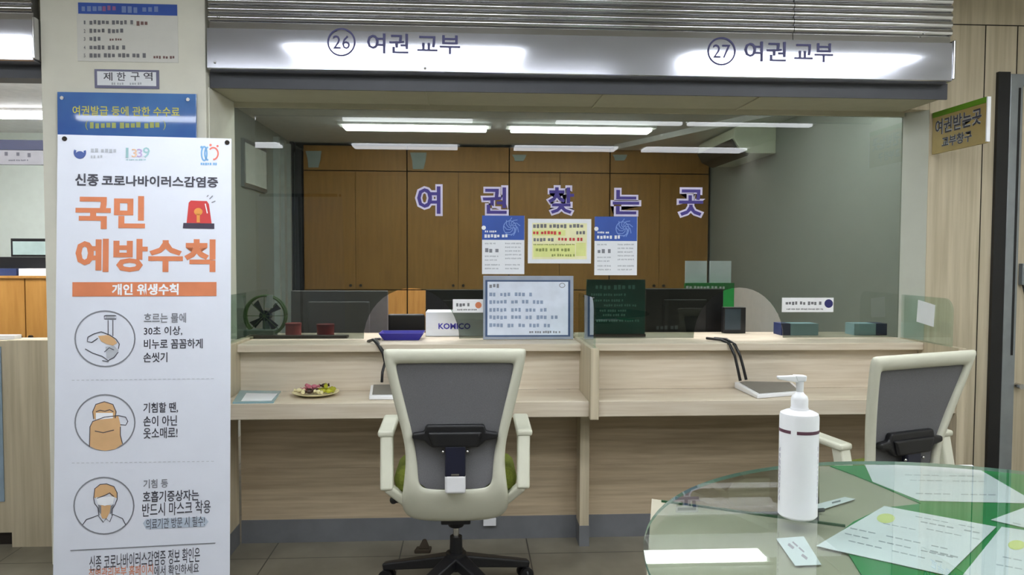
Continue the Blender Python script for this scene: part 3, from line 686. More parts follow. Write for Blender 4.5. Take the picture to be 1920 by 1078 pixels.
sig_pad('white signature pad with grey screen, half hidden behind the left chair', ((692, 750), (775, 750), (768, 721), (697, 721)),
        [cab([(690, 640), (700, 637), (708, 645), (718, 662), (722, 680), (717, 698), (716, 716)], [3.74, 3.66, 3.62, 3.61, 3.61, 3.60, 3.57]),
         cab([(712, 636), (704, 636), (716, 655), (724, 668), (730, 690), (732, 712)], [3.76, 3.67, 3.62, 3.61, 3.60, 3.58])])
sig_pad('white signature pad with grey screen, turned askew on the right worktop', ((1420, 748), (1507, 741), (1472, 717), (1377, 728)),
        [cab([(1325, 634), (1352, 637), (1368, 645), (1378, 668), (1383, 690), (1388, 714)], [3.78, 3.7, 3.62, 3.61, 3.6, 3.58]),
         cab([(1340, 634), (1362, 636), (1378, 646), (1388, 668), (1394, 690), (1399, 712)], [3.78, 3.7, 3.62, 3.61, 3.6, 3.58])])

# ------------------------------------------------------------------ things on the shelf and in the office
t = thing('framed_notice', 'white notice in a grey frame standing on the shelf below the left leaflet', 'notice', atY(990, 637, 3.80))
NP = Plane((0, 3.808, ZS), (1, 0, 0), (0, .03, 1))
obj('frame', MB().rect(NP, 906, 517, 1075, 636, 0, .012), pm('grey_frame', (152, 160, 174), .35), t, bevel=.002)
flatobj('inner_border', MB().rect(NP, 910, 525, 1069, 631, .0008), pm('navy_border', (62, 84, 120), .5), t)
flatobj('sheet', MB().rect(NP, 914, 528, 1065, 628, .0014), pm('pale_blue_paper', (214, 222, 236), .5), t)
mb = MB(); mb.words(NP, 917, 532, 938, 540, .002); mb.ring(NP, 1054, 535, 5, 4, 1.2, .002); flatobj('heading', mb, m_grayink, t)
mb = MB()
for y, xe in ((548, 1002), (562, 1025), (577, 1036), (591, 1058), (606, 1046)): mb.words(NP, 917, y, xe, y+8, .002, gap=1)
flatobj('text', mb, pm('slate_ink', (140, 156, 184), .6), t)
flatobj('signature', MB().words(NP, 992, 620, 1055, 625, .002), m_grayink, t)
KP = Plane((0, 3.95, 0), (1, 0, 0))
t = thing('green_board', 'dark green board with pale print standing behind the glass right of the divider', 'sign', atY(1153, 634, 3.95))
obj('board', MB().rect(KP, 1100, 524, 1209, 626, 0, .01), m_dgreen, t)
mb = MB(); mb.words(KP, 1116, 534, 1196, 543, .001)
for y, a, b in ((550, 1108, 1176), (561, 1112, 1172), (570, 1132, 1198), (580, 1124, 1176), (588, 1130, 1176), (599, 1118, 1200)): mb.words(KP, a, y, b, y+5, .001)
flatobj('print', mb, pm('pale_green_ink', (130, 190, 176), .6), t)
o = atY(1100, 626, 3.95); e = atY(1209, 626, 3.95)
obj('stand', MB().box((o.x, 3.93, ZS+.001), (e.x, 4.0, o.z)), pm('brown_base', (60, 40, 32), .5), t)
# staff desk behind the shelf
t = thing('staff_desk', 'long staff desk behind the shelf, carrying the monitors', 'desk', (.5, 4.6, 0))
obj('desktop', MB().box((-1.7, 4.2, .69), (2.4, 4.95, .72)), m_woodh, t)
for x in (-1.65, .45, 2.3): obj('leg', MB().box((x, 4.25, 0), (x+.05, 4.9, .69)), m_woodv, t)
def monitor(label, x0, y0, x1, Y, mback, zb=.83, brand=False):
    a, b = atY(x0, y0, Y), atY(x1, y0, Y); cx = (a.x+b.x)/2
    t = thing('computer_monitor', label, 'monitor', (cx, Y+.06, .721))
    obj('case', MB().box((a.x, Y, zb), (b.x, Y+.035, a.z)), mback, t, bevel=.006)
    obj('neck', MB().box((cx-.03, Y+.036, .735), (cx+.03, Y+.06, zb+.2)), mback, t)
    obj('foot', MB().box((cx-.1, Y-.02, .721), (cx+.1, Y+.14, .735)), mback, t, bevel=.004)
    obj('bulge', MB().box((a.x+.1, Y-.02, zb+.06), (b.x-.1, Y, a.z-.06)), mback, t, bevel=.008)
    return t
m_gback = pm('grey_monitor_back', (122, 118, 124), .45)
monitor('dark grey monitor back at the left behind the glass', 545, 545, 727, 4.35, m_gback)
monitor('black monitor behind the white box', 798, 543, 935, 4.45, m_black)
t = monitor('large black monitor right of the dark green board', 1211, 541, 1357, 4.25, m_black)
MP = Plane((0, 4.229, 0), (1, 0, 0))
flatobj('maker_print', MB().words(MP, 1230, 610, 1276, 619, .0005), m_grayink, t)
t = thing('small_terminal', 'small dark screen device right of the large black monitor', 'terminal', atY(1378, 640, 4.1))
a, b = atY(1357, 576, 4.1), atY(1398, 632, 4.1)
obj('case', MB().box((a.x, 4.1, ZS+.001), (b.x, 4.14, a.z)), m_black, t, bevel=.004)
obj('screen', MB().box((a.x+.008, 4.097, ZS+.02), (b.x-.03, 4.0995, a.z-.008)), pm('slate_screen', (52, 66, 76), .3), t)
a, b = atY(727, 589, 4.4), atY(796, 625, 4.4)
tag(obj('document_printer', MB().box((a.x, 4.4, .721), (b.x, 4.43, a.z)).box((a.x+.01, 4.43, .721), (b.x-.01, 4.7, a.z-.03)), m_black, bevel=.012), 'black machine seen through the left passing hole', 'printer')
a, b = atY(713, 640, 3.86), atY(796, 623, 3.86)
t = thing('blue_tray', 'royal blue plastic tray in the left passing hole', 'tray', ((a.x+b.x)/2, 3.84, ZS))
mb = MB(); x0, x1 = a.x, b.x; zb_, zt_ = ZS+.001, ZS+.036
mb.hexa([(x0+.025, 3.80, zb_), (x1-.025, 3.80, zb_), (x1-.025, 3.93, zb_), (x0+.025, 3.93, zb_)], [(x0+.025, 3.80, zb_+.004), (x1-.025, 3.80, zb_+.004), (x1-.025, 3.93, zb_+.004), (x0+.025, 3.93, zb_+.004)])
m_bt = pm('royal_blue_plastic', (44, 40, 140), .35)
obj('bottom', mb, m_bt, t)
mb = MB(); i = [(x0+.025, 3.80), (x1-.025, 3.80), (x1-.025, 3.93), (x0+.025, 3.93)]; o_ = [(x0, 3.785), (x1, 3.785), (x1, 3.95), (x0, 3.95)]
for k in range(4):
    j = (k+1) % 4; d1_ = V((i[j][0]-i[k][0], i[j][1]-i[k][1], 0)).normalized(); nn = V((-d1_.y, d1_.x, 0))*.004
    P = [V((*i[k], zb_)), V((*i[j], zb_)), V((*o_[j], zt_)), V((*o_[k], zt_))]; mb.hexa(P, [p+nn for p in P])
obj('rim', mb, m_bt, t)
a, b = atY(798, 585, 3.98), atY(912, 634, 3.98)
t = thing('cardboard_box', 'white box with blue brand lettering behind the left passing hole', 'box', ((a.x+b.x)/2, 4.03, ZS))
obj('carton', MB().box((a.x, 3.98, ZS+.001), (b.x, 4.16, a.z)), m_paper, t, bevel=.003)
BXP = Plane((0, 3.98, 0), (1, 0, 0))
flatobj('lettering', MB().text(BXP, 'KOMICO', 822, 606, 882, 617, .001, .03), pm('blue_brand_ink', (64, 60, 170), .5), t)
for k, (xa, ya, xb, lab) in enumerate(((1465, 607, 1534, 'small pale blue box with navy end left of the right shelf corner'), (1602, 607, 1662, 'small navy and pale blue box at the right end of the shelf'))):
    a, b = atY(xa, ya, 3.98), atY(xb, 636, 3.98)
    t = thing('tissue_box', lab, 'box', ((a.x+b.x)/2, 4.03, ZS))
    m_tb = pm('pale_teal_card', (170, 208, 222), .5)
    obj('carton', MB().box((a.x, 3.98, ZS+.001), (b.x, 4.08, a.z)), m_tb, t)
    nx = (a.x-.001, a.x+.05) if k == 0 else (b.x-.06, b.x+.001)
    obj('navy_end', MB().box((nx[0], 3.978, ZS+.0012), (nx[1], 4.081, a.z+.001)), pm('navy_card', (28, 44, 96), .5), t)
# brochure rack far back
t = thing('brochure_rack', 'green rack of leaflets standing on the desk behind the large black monitor', 'rack', atY(1325, 600, 4.7).xy[:] + (.721,))
a, b = atY(1281, 530, 4.75), atY(1371, 576, 4.75)
m_gp = pm('green_plastic', (30, 130, 60), .4)
obj('tray', MB().box((a.x, 4.7, .721), (b.x, 4.73, a.z)).box((a.x, 4.73, .721), (b.x, 4.86, .78)), m_gp, t)
c = atY(1283, 489, 4.75)
for k in range(2):
    xa = a.x+.01+k*(b.x-a.x)/2
    obj('leaflets', MB().box((xa, 4.733, .79), (xa+(b.x-a.x)/2-.02, 4.75, c.z)), pm('pale_leaflet', (232, 238, 246), .6), t)
flatobj('rack_print', MB().words(Plane((0, 4.699, 0), (1, 0, 0)), 1286, 536, 1364, 543, .0005), m_paper, t)
# left corner: fan, red tins
t = thing('desk_fan', 'small desk fan with green round guard at the left end behind the glass', 'fan', atY(490, 640, 4.02))
FPN = Plane((0, 4.02, 0), (1, 0, 0)); c = atY(496, 592, 4.02); r = .105
mb = MB(); pts = [c+V((r*math.cos(2*PI*k/32), 0, r*math.sin(2*PI*k/32))) for k in range(33)]; mb.tube(pts, .006)
mb.tube([p+V((0, .04, 0)) for p in pts], .006)
for k in range(0, 32, 4): mb.tube([pts[k], c+V((0, -.01, 0))], .0018, 5)
obj('guard', mb, pm('green_wire', (96, 128, 70), .4), t)
mb = MB().cyl(c+V((0, .0, 0)), c+V((0, .05, 0)), .028)
for k in range(4):
    a_ = k*PI/2+.4; mb.hexa([c+V((.02*math.cos(a_), .012, .02*math.sin(a_))), c+V((.09*math.cos(a_), .012, .09*math.sin(a_))), c+V((.085*math.cos(a_+.5), .02, .085*math.sin(a_+.5))), c+V((.02*math.cos(a_+.6), .02, .02*math.sin(a_+.6)))],
        [c+V((.02*math.cos(a_), .014, .02*math.sin(a_))), c+V((.09*math.cos(a_), .014, .09*math.sin(a_))), c+V((.085*math.cos(a_+.5), .022, .085*math.sin(a_+.5))), c+V((.02*math.cos(a_+.6), .022, .02*math.sin(a_+.6)))])
obj('blades', mb, m_navy, t)
obj('base', MB().box((c.x-.1, 3.98, ZS+.001), (c.x+.055, 4.08, ZS+.035)).box((c.x-.02, 4.05, ZS+.03), (c.x+.02, 4.075, c.z)), pm('grey_green_plastic', (120, 138, 130), .4), t, bevel=.006)
mk = atY(497, 553, 3.95); tag(obj('white_card', MB().prism([mk+V((-.012, 0, -.07)), mk+V((.03, 0, -.07)), mk+V((.03, 0, .0)), mk+V((.0, 0, -.005))], (0, .002, 0)), m_paper), 'small white card stuck in front of the green fan', 'card')
COL.objects['white_card'].location.y = 3.985
for (xa, ya, xb, col_, lab) in ((526, 607, 556, (196, 96, 96), 'pink lidded tin beside the green fan'), (585, 609, 618, (140, 36, 40), 'dark red tin in front of the dark grey monitor')):
    a, b = atY(xa, ya, 4.0), atY(xb, 636, 4.0); a.x += .016; b.x += .016; rr = (b.x-a.x)/2; cx = (a.x+b.x)/2
    t = thing('round_tin', lab, 'tin', (cx, 4.0+rr, ZS))
    obj('can', MB().cyl((cx, 4.0+rr, ZS+.001), (cx, 4.0+rr, a.z-.012), rr), pm('tin_red', col_, .4), t, smooth=.6)
    obj('lid', MB().cyl((cx, 4.0+rr, a.z-.012), (cx, 4.0+rr, a.z), rr*1.04), pm('tin_lid', tuple(v*.85 for v in col_), .4), t, smooth=.6)
tag(obj('dark_tray', MB().box((-1.12, 3.9, ZS), (-.62, 3.965, ZS+.012)), pm('dark_brown_tray', (48, 34, 28), .5)), 'long dark brown tray on the shelf in front of the fan and tins', 'tray')

# back row of cabinets
e0, e4 = atY(568, 400, 7.6).x, atY(1330, 400, 7.6).x; edges = [e0+(e4-e0)*k/4 for k in range(5)]
first = None
for k in range(4):
    wd = 1.0; x0, x1 = edges[k], edges[k+1]; wd = (x1-x0)
    lab = 'tall oak double cabinet on the back wall of the office, %s from left' % ('first', 'second', 'third', 'last')[k]
    cen = ((x0+x1)/2, 7.62, 0)
    if first is None:
        t = thing('storage_cabinet', lab, 'cabinet', cen, 0, 'oak cabinets along the back wall'); first = t; h = wd/2-.006
        obj('body', MB().box((-h, .02, 0), (h, .4, 2.48)), m_gap, t, local=True)
        obj('top_panel', MB().box((-h, -.0, 2.23), (h, .02, 2.47)), m_oak, t, local=True)
        for (z0, z1) in ((.04, 1.04), (1.05, 2.22)):
            for s in (-1, 1):
                xa, xb = (-h, -.002) if s < 0 else (.002, h)
                d_ = obj('door', MB().box((xa, 0, z0), (xb, .02, z1)), m_oak, t, local=True)
                obj('knob', MB().cyl((s*.05, 0, z0+.04 if z0 > 1 else z1-.06), (s*.05, -.02, z0+.04 if z0 > 1 else z1-.06), .014), m_black, d_, local=True)
    else: dup(first, cen, 0, lab)
CP = Plane((0, 7.615, 0), (1, 0, 0))
for k, (xa, ya, xb, yb) in enumerate(((573, 283, 603, 314), (769, 286, 800, 317), (960, 290, 987, 302), (1148, 290, 1176, 301))):
    mb = MB(); mb.shape(CP, [(xa, ya), (xb, ya), (xb-2, (ya+yb)/2), (xb-6, yb), (xa+5, yb), (xa+4, (ya+yb)/2)], .004, .003)
    tag(obj('paper_label', mb, pm('grey_label', (176, 190, 190), .6)), 'grey paper label at the top of the %s oak cabinet' % ('first', 'second', 'third', 'last')[k], 'label', 'paper labels on the oak cabinets')
# air conditioner on the office right wall
t = thing('air_conditioner', 'pale wall air conditioner high on the right office wall behind the glass', 'air conditioner', (2.3, 6.4, 2.2))
sec = [(2.47, 2.22), (2.26, 2.22), (2.17, 2.26), (2.12, 2.34), (2.13, 2.42), (2.2, 2.46), (2.47, 2.46)]
obj('case', MB().prism([(x, 6.0, z) for x, z in sec], (0, .95, 0)), pm('pale_ac_plastic', (214, 220, 200), .35), t, bevel=.008)
obj('louvre', MB().prism([(2.258, 6.03, 2.219), (2.168, 6.03, 2.259), (2.118, 6.03, 2.338), (2.105, 6.03, 2.33), (2.15, 6.03, 2.25), (2.25, 6.03, 2.205)], (0, .89, 0)), pm('dark_grille', (52, 52, 46), .5), t)

# ------------------------------------------------------------------ left bay
mb = MB().box((-5.98, 3.70, .06), (-2.15, 3.74, .98)).box((-2.16, 3.67, 0), (-1.862, 3.74, .985))
t = thing('bay_counter', 'pale wood counter front of the left bay beside the pillar', 'counter', (-3, 3.7, 0))
obj('front_panel', mb, m_woodv, t)
obj('plinth', MB().box((-5.98, 3.71, 0), (-2.16, 3.74, .06)), m_gap, t)
obj('worktop', MB().box((-5.98, 3.74, .95), (-1.862, 3.84, .98)), m_woodh, t)
pb = atY(0, 650, 3.698); pe = atY(9, 940, 3.698)
tag(obj('blue_poster', MB().box((pb.x-.3, 3.694, pe.z), (pe.x, 3.6995, pb.z)), pm('pale_blue_poster', (140, 160, 176), .5)), 'pale blue poster on the left bay counter front, cut by the photo edge', 'poster')
a = atY(8, 662, 3.66); tag(obj('small_box', MB().box((a.x-.1, 3.74, .981), (a.x, 3.8, 1.0)), m_white), 'small white box on the left bay counter edge', 'box')
t = thing('low_cabinet', 'orange oak cabinet with two doors behind the left bay counter', 'cabinet', (-2.7, 5.2, 0))
obj('body', MB().box((-3.6, 5.02, 0), (-1.9, 5.45, 1.235)), m_gap, t)
mid = atY(47, 560, 5).x
for k, (xa, xb) in enumerate(((mid-.5, mid-.004), (mid+.004, mid+.5), (mid-1.0, mid-.508))):
    d_ = obj('door', MB().box((xa, 5.0, .82), (xb, 5.02, 1.235)), m_oak, t)
    s = (xb-.03, xa+.03, xb-.03)[k]; obj('knob', MB().cyl((s, 5.0, .86), (s, 4.98, .86), .012), m_black, d_)
    d_ = obj('door', MB().box((xa, 5.0, .02), (xb, 5.02, .81)), m_oak, t)
obj('top_board', MB().box((-3.6, 4.99, 1.236), (-1.9, 5.46, 1.25)), m_oak, t)
a = atY(45, 505, 5.1)
bs = thing('document_stack', 'navy folder lying on the orange cabinet in the left bay', 'folder', (a.x-.3, 5.15, 1.251))
obj('cover', MB().box((a.x-.6, 5.05, 1.251), (a.x-.02, 5.3, 1.296)), pm('navy_folder', (44, 60, 104), .5), bs)
tag(obj('paper_stack', MB().box((a.x-.005, 5.05, 1.251), (a.x+.2, 5.3, 1.296)), m_paper), 'white paper stack beside the navy folder in the left bay', 'paper')
tag(obj('desk_printer', MB().box((-3.4, 5.12, 1.297), (-1.95, 5.4, 1.37)), m_black), 'long black machine on top of the stacks in the left bay', 'printer')
a, b = atY(20, 447, 5.35), atY(130, 490, 5.35)
t = thing('computer_monitor', 'monitor with pale screen in a black frame in the left bay', 'monitor', ((a.x+b.x)/2, 5.38, 1.371))
obj('case', MB().box((a.x, 5.35, 1.371), (b.x, 5.38, a.z)), m_black, t)
obj('screen', MB().box((a.x+.015, 5.345, 1.385), (b.x-.015, 5.3495, a.z-.02)), pm('pale_screen', (170, 190, 186), .3), t)
a, b = atY(-60, 280, 5.0), atY(81, 309, 5.0)
t = thing('hanging_sign', 'grey white hanging sign with dark characters in the left bay', 'sign', ((a.x+b.x)/2, 5.0, b.z))
obj('board', MB().box((a.x, 5.0, b.z), (b.x+.1, 5.03, a.z)), pm('grey_board', (118, 118, 124), .5), t)
BS = Plane((0, 4.999, 0), (1, 0, 0))
flatobj('lettering', MB().words(BS, 8, 284, 18, 293, .0005).words(BS, 30, 284, 40, 294, .0005).words(BS, 51, 286, 61, 295, .0005).words(BS, 16, 299, 55, 302, .0005), m_ink, t)
c = atY(0, 262, 5.0); obj('blue_top', MB().box((a.x, 4.995, a.z), (b.x+.1, 5.035, c.z)), pm('deep_blue_strip', (20, 28, 62), .5), t)
for xx in (a.x+.1, b.x): obj('rod', MB().cyl((xx, 5.015, c.z), (xx, 5.015, 2.42), .006), m_alu, t)

# ------------------------------------------------------------------ office chairs
def yb(z):
    T = [(.29, -.15), (.34, -.175), (.43, -.222), (.5, -.238), (.65, -.238), (.8, -.27), (1.05, -.335)]
    for (a, p), (b, q_) in zip(T, T[1:]):
        if z <= b: f = max(0, (z-a)/(b-a)); return p+(q_-p)*f
    return T[-1][1]
def make_chair(label, loc, rz):
    t = thing('office_chair', label, 'chair', loc, rz, 'ivory mesh-back office chairs')
    L = dict(local=True)
    out = [(0, 1.044), (.14, 1.043), (.25, 1.042), (.270, 1.041), (.274, 1.018), (.230, .794), (.197, .665), (.194, .58), (.203, .50), (.214, .43), (.213, .378), (.184, .328), (.08, .319), (0, .319)]
    inn = [(0, .982), (.12, .981), (.205, .980), (.219, .979), (.221, .962), (.190, .82), (.162, .69), (.147, .60), (.143, .54), (.141, .515), (.131, .492), (.108, .483), (.05, .48), (0, .48)]
    loop = lambda a: a + [(-x, z) for x, z in a[-2:0:-1]]
    O, I = loop(out), loop(inn); n = len(O); mb = MB(); rings = []
    for (ox, oz), (ix, iz) in zip(O, I):
        th = .034
        curve = lambda x: .10*x*x*1.6
        rings.append([mb.bm.verts.new((ox, yb(oz)+curve(ox), oz)), mb.bm.verts.new((ix, yb(iz)+curve(ix), iz)), mb.bm.verts.new((ix, yb(iz)+th+curve(ix), iz)), mb.bm.verts.new((ox, yb(oz)+th+curve(ox), oz))])
    for k in range(n):
        a, b = rings[k], rings[(k+1) % n]
        for j in range(4): mb.bm.faces.new((a[j], a[(j+1) % 4], b[(j+1) % 4], b[j]))
    fr = obj('back_frame', mb, m_ivory, t, sub=2, **L)
    for e in fr.data.edges: pass
    mb = MB(); rows_ = []
    zs = [.475+.515*k/16 for k in range(17)]
    def hw(z):
        T = [(.47, .1), (.485, .113), (.495, .137), (.52, .147), (.6, .154), (.69, .168), (.82, .195), (.97, .226), (1, .228)]
        for (a, p), (b, q_) in zip(T, T[1:]):
            if z <= b: return p+(q_-p)*max(0, (z-a)/(b-a))
        return .228
    for z in zs: rows_.append([mb.bm.verts.new((hw(z)*1.04*(2*k/10-1), yb(z)+.02+.16*(hw(z)*(2*k/10-1))**2, z)) for k in range(11)])
    for a, b in zip(rows_, rows_[1:]):
        for k in range(10): mb.bm.faces.new((a[k], a[k+1], b[k+1], b[k]))
    obj('mesh_back', mb, m_mesh, t, smooth=1, **L)
    y0 = yb(.69)-.012
    mb = MB().prism([(x, y0, z) for x, z in ((-.165, .706), (-.12, .712), (-.112, .738), (.112, .738), (.12, .712), (.165, .706), (.165, .684), (.12, .676), (.09, .65), (-.09, .65), (-.12, .676), (-.165, .684))], (0, .03, 0))
    mb.prism([(x, y0-.012, z) for x, z in ((-.105, .712), (.105, .712), (.085, .655), (-.085, .655))], (0, .02, 0))
    lb = obj('lumbar_support', mb, m_black, t, bevel=.008, **L)
    st = obj('lumbar_stem', MB().box((-.04, y0-.008, .535), (.04, y0+.02, .66)), m_navy, t, bevel=.008, **L)
    obj('bolts', MB().ball((-.047, y0-.006, .637), .006).ball((.047, y0-.006, .637), .006).box((-.015, y0-.011, .545), (.015, y0-.006, .551)), m_chrome, st, **L)
    obj('stem_socket', MB().hexa([(-.04, -.262, .47), (.04, -.262, .47), (.04, -.20, .47), (-.04, -.20, .47)], [(-.04, -.268, .545), (.04, -.268, .545), (.04, -.22, .545), (-.04, -.22, .545)]), m_white, t, bevel=.01, **L)
    obj('seat', MB().box((-.245, -.19, .44), (.245, .09, .552)), m_olive, t, bevel=.05, **L)
    obj('seat_shell', MB().box((-.2, -.10, .40), (.2, .07, .445)), m_black, t, bevel=.015, **L)
    for s in (-1, 1):
        obj('arm_pad', MB().bar((s*.272, -.20, .690), (s*.272, .05, .706), .064, .026), m_ivory, t, bevel=.01, **L)
        mb = MB(); mb.bar((s*.270, -.165, .70), (s*.266, -.215, .475), .05, .05); mb.bar((s*.268, -.213, .49), (s*.2, -.16, .415), .05, .035, (0, 1, 0))
        obj('arm_strut', mb, m_ivory, t, bevel=.01, **L)
    obj('lever', MB().tube([(-.2, -.1, .40), (-.245, -.12, .405)], .012).ball((-.25, -.12, .405), .016), m_black, t, **L)
    by_ = -.05
    obj('tilt_mechanism', MB().box((-.06, -.13, .302), (.06, .06, .40)).cyl((0, by_, .268), (0, by_, .305), .03, .045), m_black, t, bevel=.006, **L)
    obj('gas_lift', MB().cyl((0, by_, .2), (0, by_, .285), .0125), m_chrome, t, smooth=.6, **L)
    obj('column_sleeve', MB().cyl((0, by_, .12), (0, by_, .228), .028, .025).cyl((0, by_, .095), (0, by_, .16), .05, .042), m_black, t, smooth=.6, **L)
    for k in range(5):
        a = math.radians(90+72*k) - rz
        dx, dy = math.cos(a), math.sin(a)
        lg = obj('leg', MB().bar((dx*.02, by_+dy*.02, .128), (dx*.325, by_+dy*.325, .066), .065, .05, (-dy, dx, 0), .038, .03), m_black, t, bevel=.008, **L)
        sx, sy = -dy, dx; px, py = dx*.31, by_+dy*.31
        for s in (-.02, .02): obj('caster', MB().cyl((px+sx*(s-.009), py+sy*(s-.009), .0285), (px+sx*(s+.009), py+sy*(s+.009), .0285), .028).cyl((px+sx*(s-.012), py+sy*(s-.012), .0285), (px, py, .07), .007), m_black, lg, smooth=.6, **L)
    return t
c1 = V((-.05, 3.155, 0))
make_chair('ivory office chair with grey mesh back, pushed up to the left counter', tuple(c1), 0)
A, B = atZ(1640, 675, 1.03), atZ(1822, 662, 1.03); ang = math.atan2(B.y-A.y, B.x-A.x); mid_ = (A+B)/2
fwd = V((-math.sin(ang), math.cos(ang), 0)); cc = mid_ + fwd*.335
make_chair('ivory office chair with grey mesh back, turned askew behind the round glass table', (cc.x+.035, cc.y, 0), ang)

# ------------------------------------------------------------------ round writing table
TZ = .90; TC = V((.926, 1.103, 0)); TR = .646
tb = thing('writing_table', 'round glass topped writing table in the right foreground', 'table', tuple(TC))
n = 96; crc = [(TC.x+TR*math.cos(2*PI*k/n), TC.y+TR*math.sin(2*PI*k/n), TZ-.008) for k in range(n)]
mb = MB(); mb.prism(crc, (0, 0, .008))
for fc in mb.bm.faces:
    if len(fc.verts) == 4: fc.material_index = 1
obj('glass_top', mb, [m_tglass, m_gedge], tb, smooth=.6)
zw = TZ-.022
TP = lambda x, y, z=zw: atZ(x, y, z)
A = TP(1222, 935); Bq = TP(1588, 986); Lq = TP(1212, 1085)
far = [TP(1536, 878), TP(1560, 876), TP(1712, 944)]
wpoly = [A, Bq, Bq+V((.5, -.26, 0)), V((1.25, .75, zw)), V((.95, .62, zw)), Lq + (Lq-A)*.6]
wt = obj('wooden_top', MB().prism([V((p.x, p.y, zw-.02)) for p in wpoly], (0, 0, .02)), pm('beige_laminate', (178, 172, 152), .4, var=.04), tb)
obj('far_board', MB().prism([V((p.x, p.y, zw-.0195)) for p in [Bq, TP(1536, 978), TP(1536, 874), TP(1750, 876), TP(1740, 950), TP(1640, 990)]], (0, 0, .0195)), pm('beige_laminate_far', (178, 172, 152), .4, var=.04), tb)
zm = zw+.003
gp = [(1556, 873), (1600, 889), (1660, 914), (1728, 944), (1655, 952), (1600, 978), (1572, 1000), (1590, 1036), (1620, 1085), (1660, 1130), (2000, 1130), (2000, 905), (1880, 880), (1700, 872)]
gm = [TP(x, y, zm) for x, y in gp]
obj('green_mat', MB().prism([p-V((0, 0, .0025)) for p in gm], (0, 0, .0025)), m_green, tb)
mb = MB(); a, b = TP(1240, 939, zm), TP(1585, 986, zm); dd = (b-a).normalized(); nn = V((-dd.y, dd.x, 0))*.006
mb.prism([a-V((0, 0, .003)), b-V((0, 0, .003)), b+nn-V((0, 0, .003)), a+nn*.6-V((0, 0, .003))], (0, 0, .004)); obj('green_edge', mb, pm('deep_green_edge', (24, 84, 50), .4), tb)
obj('pedestal', MB().cyl((TC.x+.1, TC.y+.1, .03), (TC.x+.1, TC.y+.1, zw-.02), .05), m_alu, tb, smooth=.6)
obj('pedestal_base', MB().cyl((TC.x+.1, TC.y+.1, 0), (TC.x+.1, TC.y+.1, .03), .28, .26, 40), m_alu, tb, smooth=.6)
zp = zm+.0006
def sheet(name, label, px, cat, lines_=(), marks=(), ink=m_lgray, z=zp):
    q = [TP(x, y, z) for x, y in px]; c = sum(q, V())/len(q)
    t = thing(name, label, cat, tuple(c)); obj('sheet', MB().prism(q, (0, 0, .0006)), m_paper, t)
    class HP_(Plane):
        def uv(s, x, y): d = ray(x, y); p = CAM + d*((s.o.z-CAM.z)/d.z) - s.o; return p.x, p.y
    hp = HP_((c.x, c.y, z+.0007), (1, 0, 0), (0, 1, 0))
    if lines_:
        mb = MB()
        for (x0, y0, x1, y1, w_) in lines_:
            k = 0; L_ = math.hypot(x1-x0, y1-y0); m_ = max(1, int(L_/16))
            for i in range(m_):
                if (i*7+int(x0)) % 5 == 0: continue
                a_, b_ = i/m_, (i+.8)/m_
                mb.stroke(hp, [(x0+(x1-x0)*a_, y0+(y1-y0)*a_), (x0+(x1-x0)*b_, y0+(y1-y0)*b_)], w_, .0002)
        flatobj('print', mb, ink, t)
    for (x, y, rx, ry) in marks: flatobj('yellow_mark', MB().ellipse(hp, x, y, rx, ry, .0004), m_ygrn, t)
    return t
sheet('form_sheet', 'white form under the glass at the far side of the round table', [(1622, 872), (1822, 872), (1935, 938), (1930, 944), (1725, 939), (1636, 903)], 'paper', [(1700, 925, 1870, 928, 2), (1680, 890, 1830, 893, 1.5), (1690, 900, 1850, 903, 1.5)], ink=m_lgray)
sheet('form_sheet', 'large white form with a yellow mark in the middle of the round table', [(1658, 949), (1868, 988), (1776, 1079), (1530, 1024)], 'paper',
      [(1594, 990, 1780, 1030, 2), (1584, 1000, 1790, 1046, 2), (1575, 1010, 1770, 1055, 2), (1710, 975, 1840, 1000, 2.5), (1720, 988, 1840, 1012, 1.5), (1725, 1028, 1800, 1046, 3), (1640, 978, 1720, 994, 1.5), (1700, 965, 1830, 990, 1.5)], [(1661, 972, 17, 9)], z=zp+.0008)
sheet('form_sheet', 'white form with a yellow mark at the right edge of the photo', [(1878, 988), (1990, 1005), (1990, 1100), (1800, 1085)], 'paper', [(1860, 1040, 1920, 1052, 2), (1850, 1055, 1920, 1068, 2), (1905, 1002, 1918, 1004, 3)], [(1906, 1022, 16, 9)])
sheet('form_sheet', 'white form corner under the glass, beyond the yellow-marked form at the right', [(1858, 975), (1940, 945), (1990, 960), (1980, 1003)], 'paper', [(1880, 975, 1918, 985, 1.5)], z=zp+.0008)
sheet('name_card', 'small white card with purple writing in front of the sanitizer bottle', [(1455, 1010), (1507, 1006), (1540, 1059), (1491, 1061)], 'card', [(1478, 1020, 1516, 1050, 5), (1486, 1016, 1522, 1048, 3)], ink=pm('purple_pink_ink', (176, 160, 176), .6))
t = sheet('paper_strip', 'narrow white paper strip beside the foot of the sanitizer bottle', [(1530, 946), (1584, 932), (1604, 936), (1536, 957)], 'paper', [(1540, 948, 1580, 938, 3)], ink=m_grayink)
q = TP(1536, 962, zp); tag(obj('pen_cap', MB().cyl(q+V((-.012, 0, .0043)), q+V((.012, .006, .0043)), .004), m_ink), 'short dark pen cap beside the sanitizer bottle', 'cap')
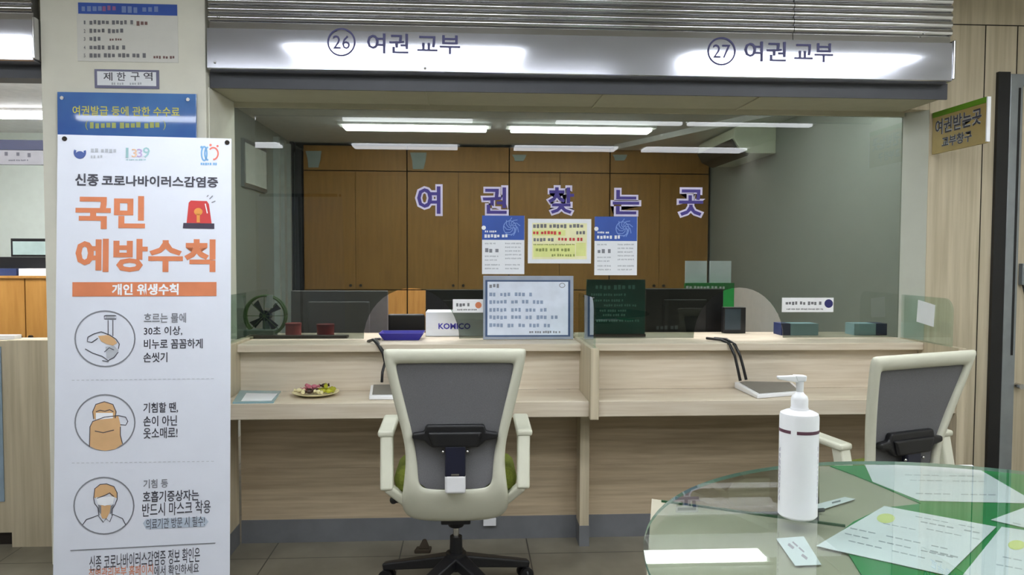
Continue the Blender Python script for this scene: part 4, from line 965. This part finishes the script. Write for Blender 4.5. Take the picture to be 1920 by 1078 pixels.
# hand sanitizer bottle
bp = atZ(1495, 967, TZ); bz = TZ
bt_ = thing('sanitizer_bottle', 'white pump bottle of hand sanitizer standing on the round glass table', 'bottle', (bp.x, bp.y, TZ+.0005))
obj('body', MB().lathe([(0, 0), (.032, 0), (.0355, .004), (.0355, .19), (.034, .196), (.026, .200), (.0165, .202), (.0165, .206)]), m_white, bt_, local=True, smooth=.7)
obj('collar', MB().lathe([(.0155, .203), (.0155, .222), (.014, .228), (.009, .232), (.0065, .236)]), m_white, bt_, local=True, smooth=.7)
mb = MB().cyl((0, 0, .23), (0, 0, .262), .0062, .0075); mb.hexa([(-.008, -.008, .256), (.009, -.008, .256), (.009, .008, .256), (-.008, .008, .256)], [(-.012, -.008, .268), (.0105, -.008, .267), (.0105, .008, .267), (-.012, .008, .268)])
mb.hexa([(-.043, -.005, .260), (-.006, -.007, .254), (-.006, .007, .254), (-.043, .005, .260)], [(-.044, -.005, .266), (-.006, -.007, .267), (-.006, .007, .267), (-.044, .005, .266)])
obj('pump_head', mb, m_white, bt_, local=True, bevel=.002)
m_mar = pm('maroon_print', (96, 60, 76), .5)
mb = MB()
ab = math.atan2(-bp.y, -bp.x)
def band(a0, a1, z0, z1, r=.0359):
    k = 14
    for i in range(k):
        p, q_ = a0+(a1-a0)*i/k, a0+(a1-a0)*(i+1)/k
        mb.f([(r*math.cos(p), r*math.sin(p), z0), (r*math.cos(q_), r*math.sin(q_), z0), (r*math.cos(q_), r*math.sin(q_), z1), (r*math.cos(p), r*math.sin(p), z1)])
band(ab-.35+.25, ab+1.7, .1615, .1675); band(ab-1.7, ab-.4, .1615, .1675)
flatobj('print_band', mb, m_mar, bt_)
mb.bm if False else None
mb = MB(); rr_ = random.Random(3)
for a0 in (ab-1.25, ab-1.15, ab+1.2):
    z = .03
    while z < .13:
        hgt = rr_.uniform(.004, .010); band(a0, a0+.05, z, z+hgt, .0358); z += hgt+.004
flatobj('fine_print', mb, pm('pale_violet_print', (170, 160, 180), .5), bt_)
for o in bt_.children:
    if o.name.startswith(('print_band', 'fine_print')): o.data.transform(bt_.matrix_basis)
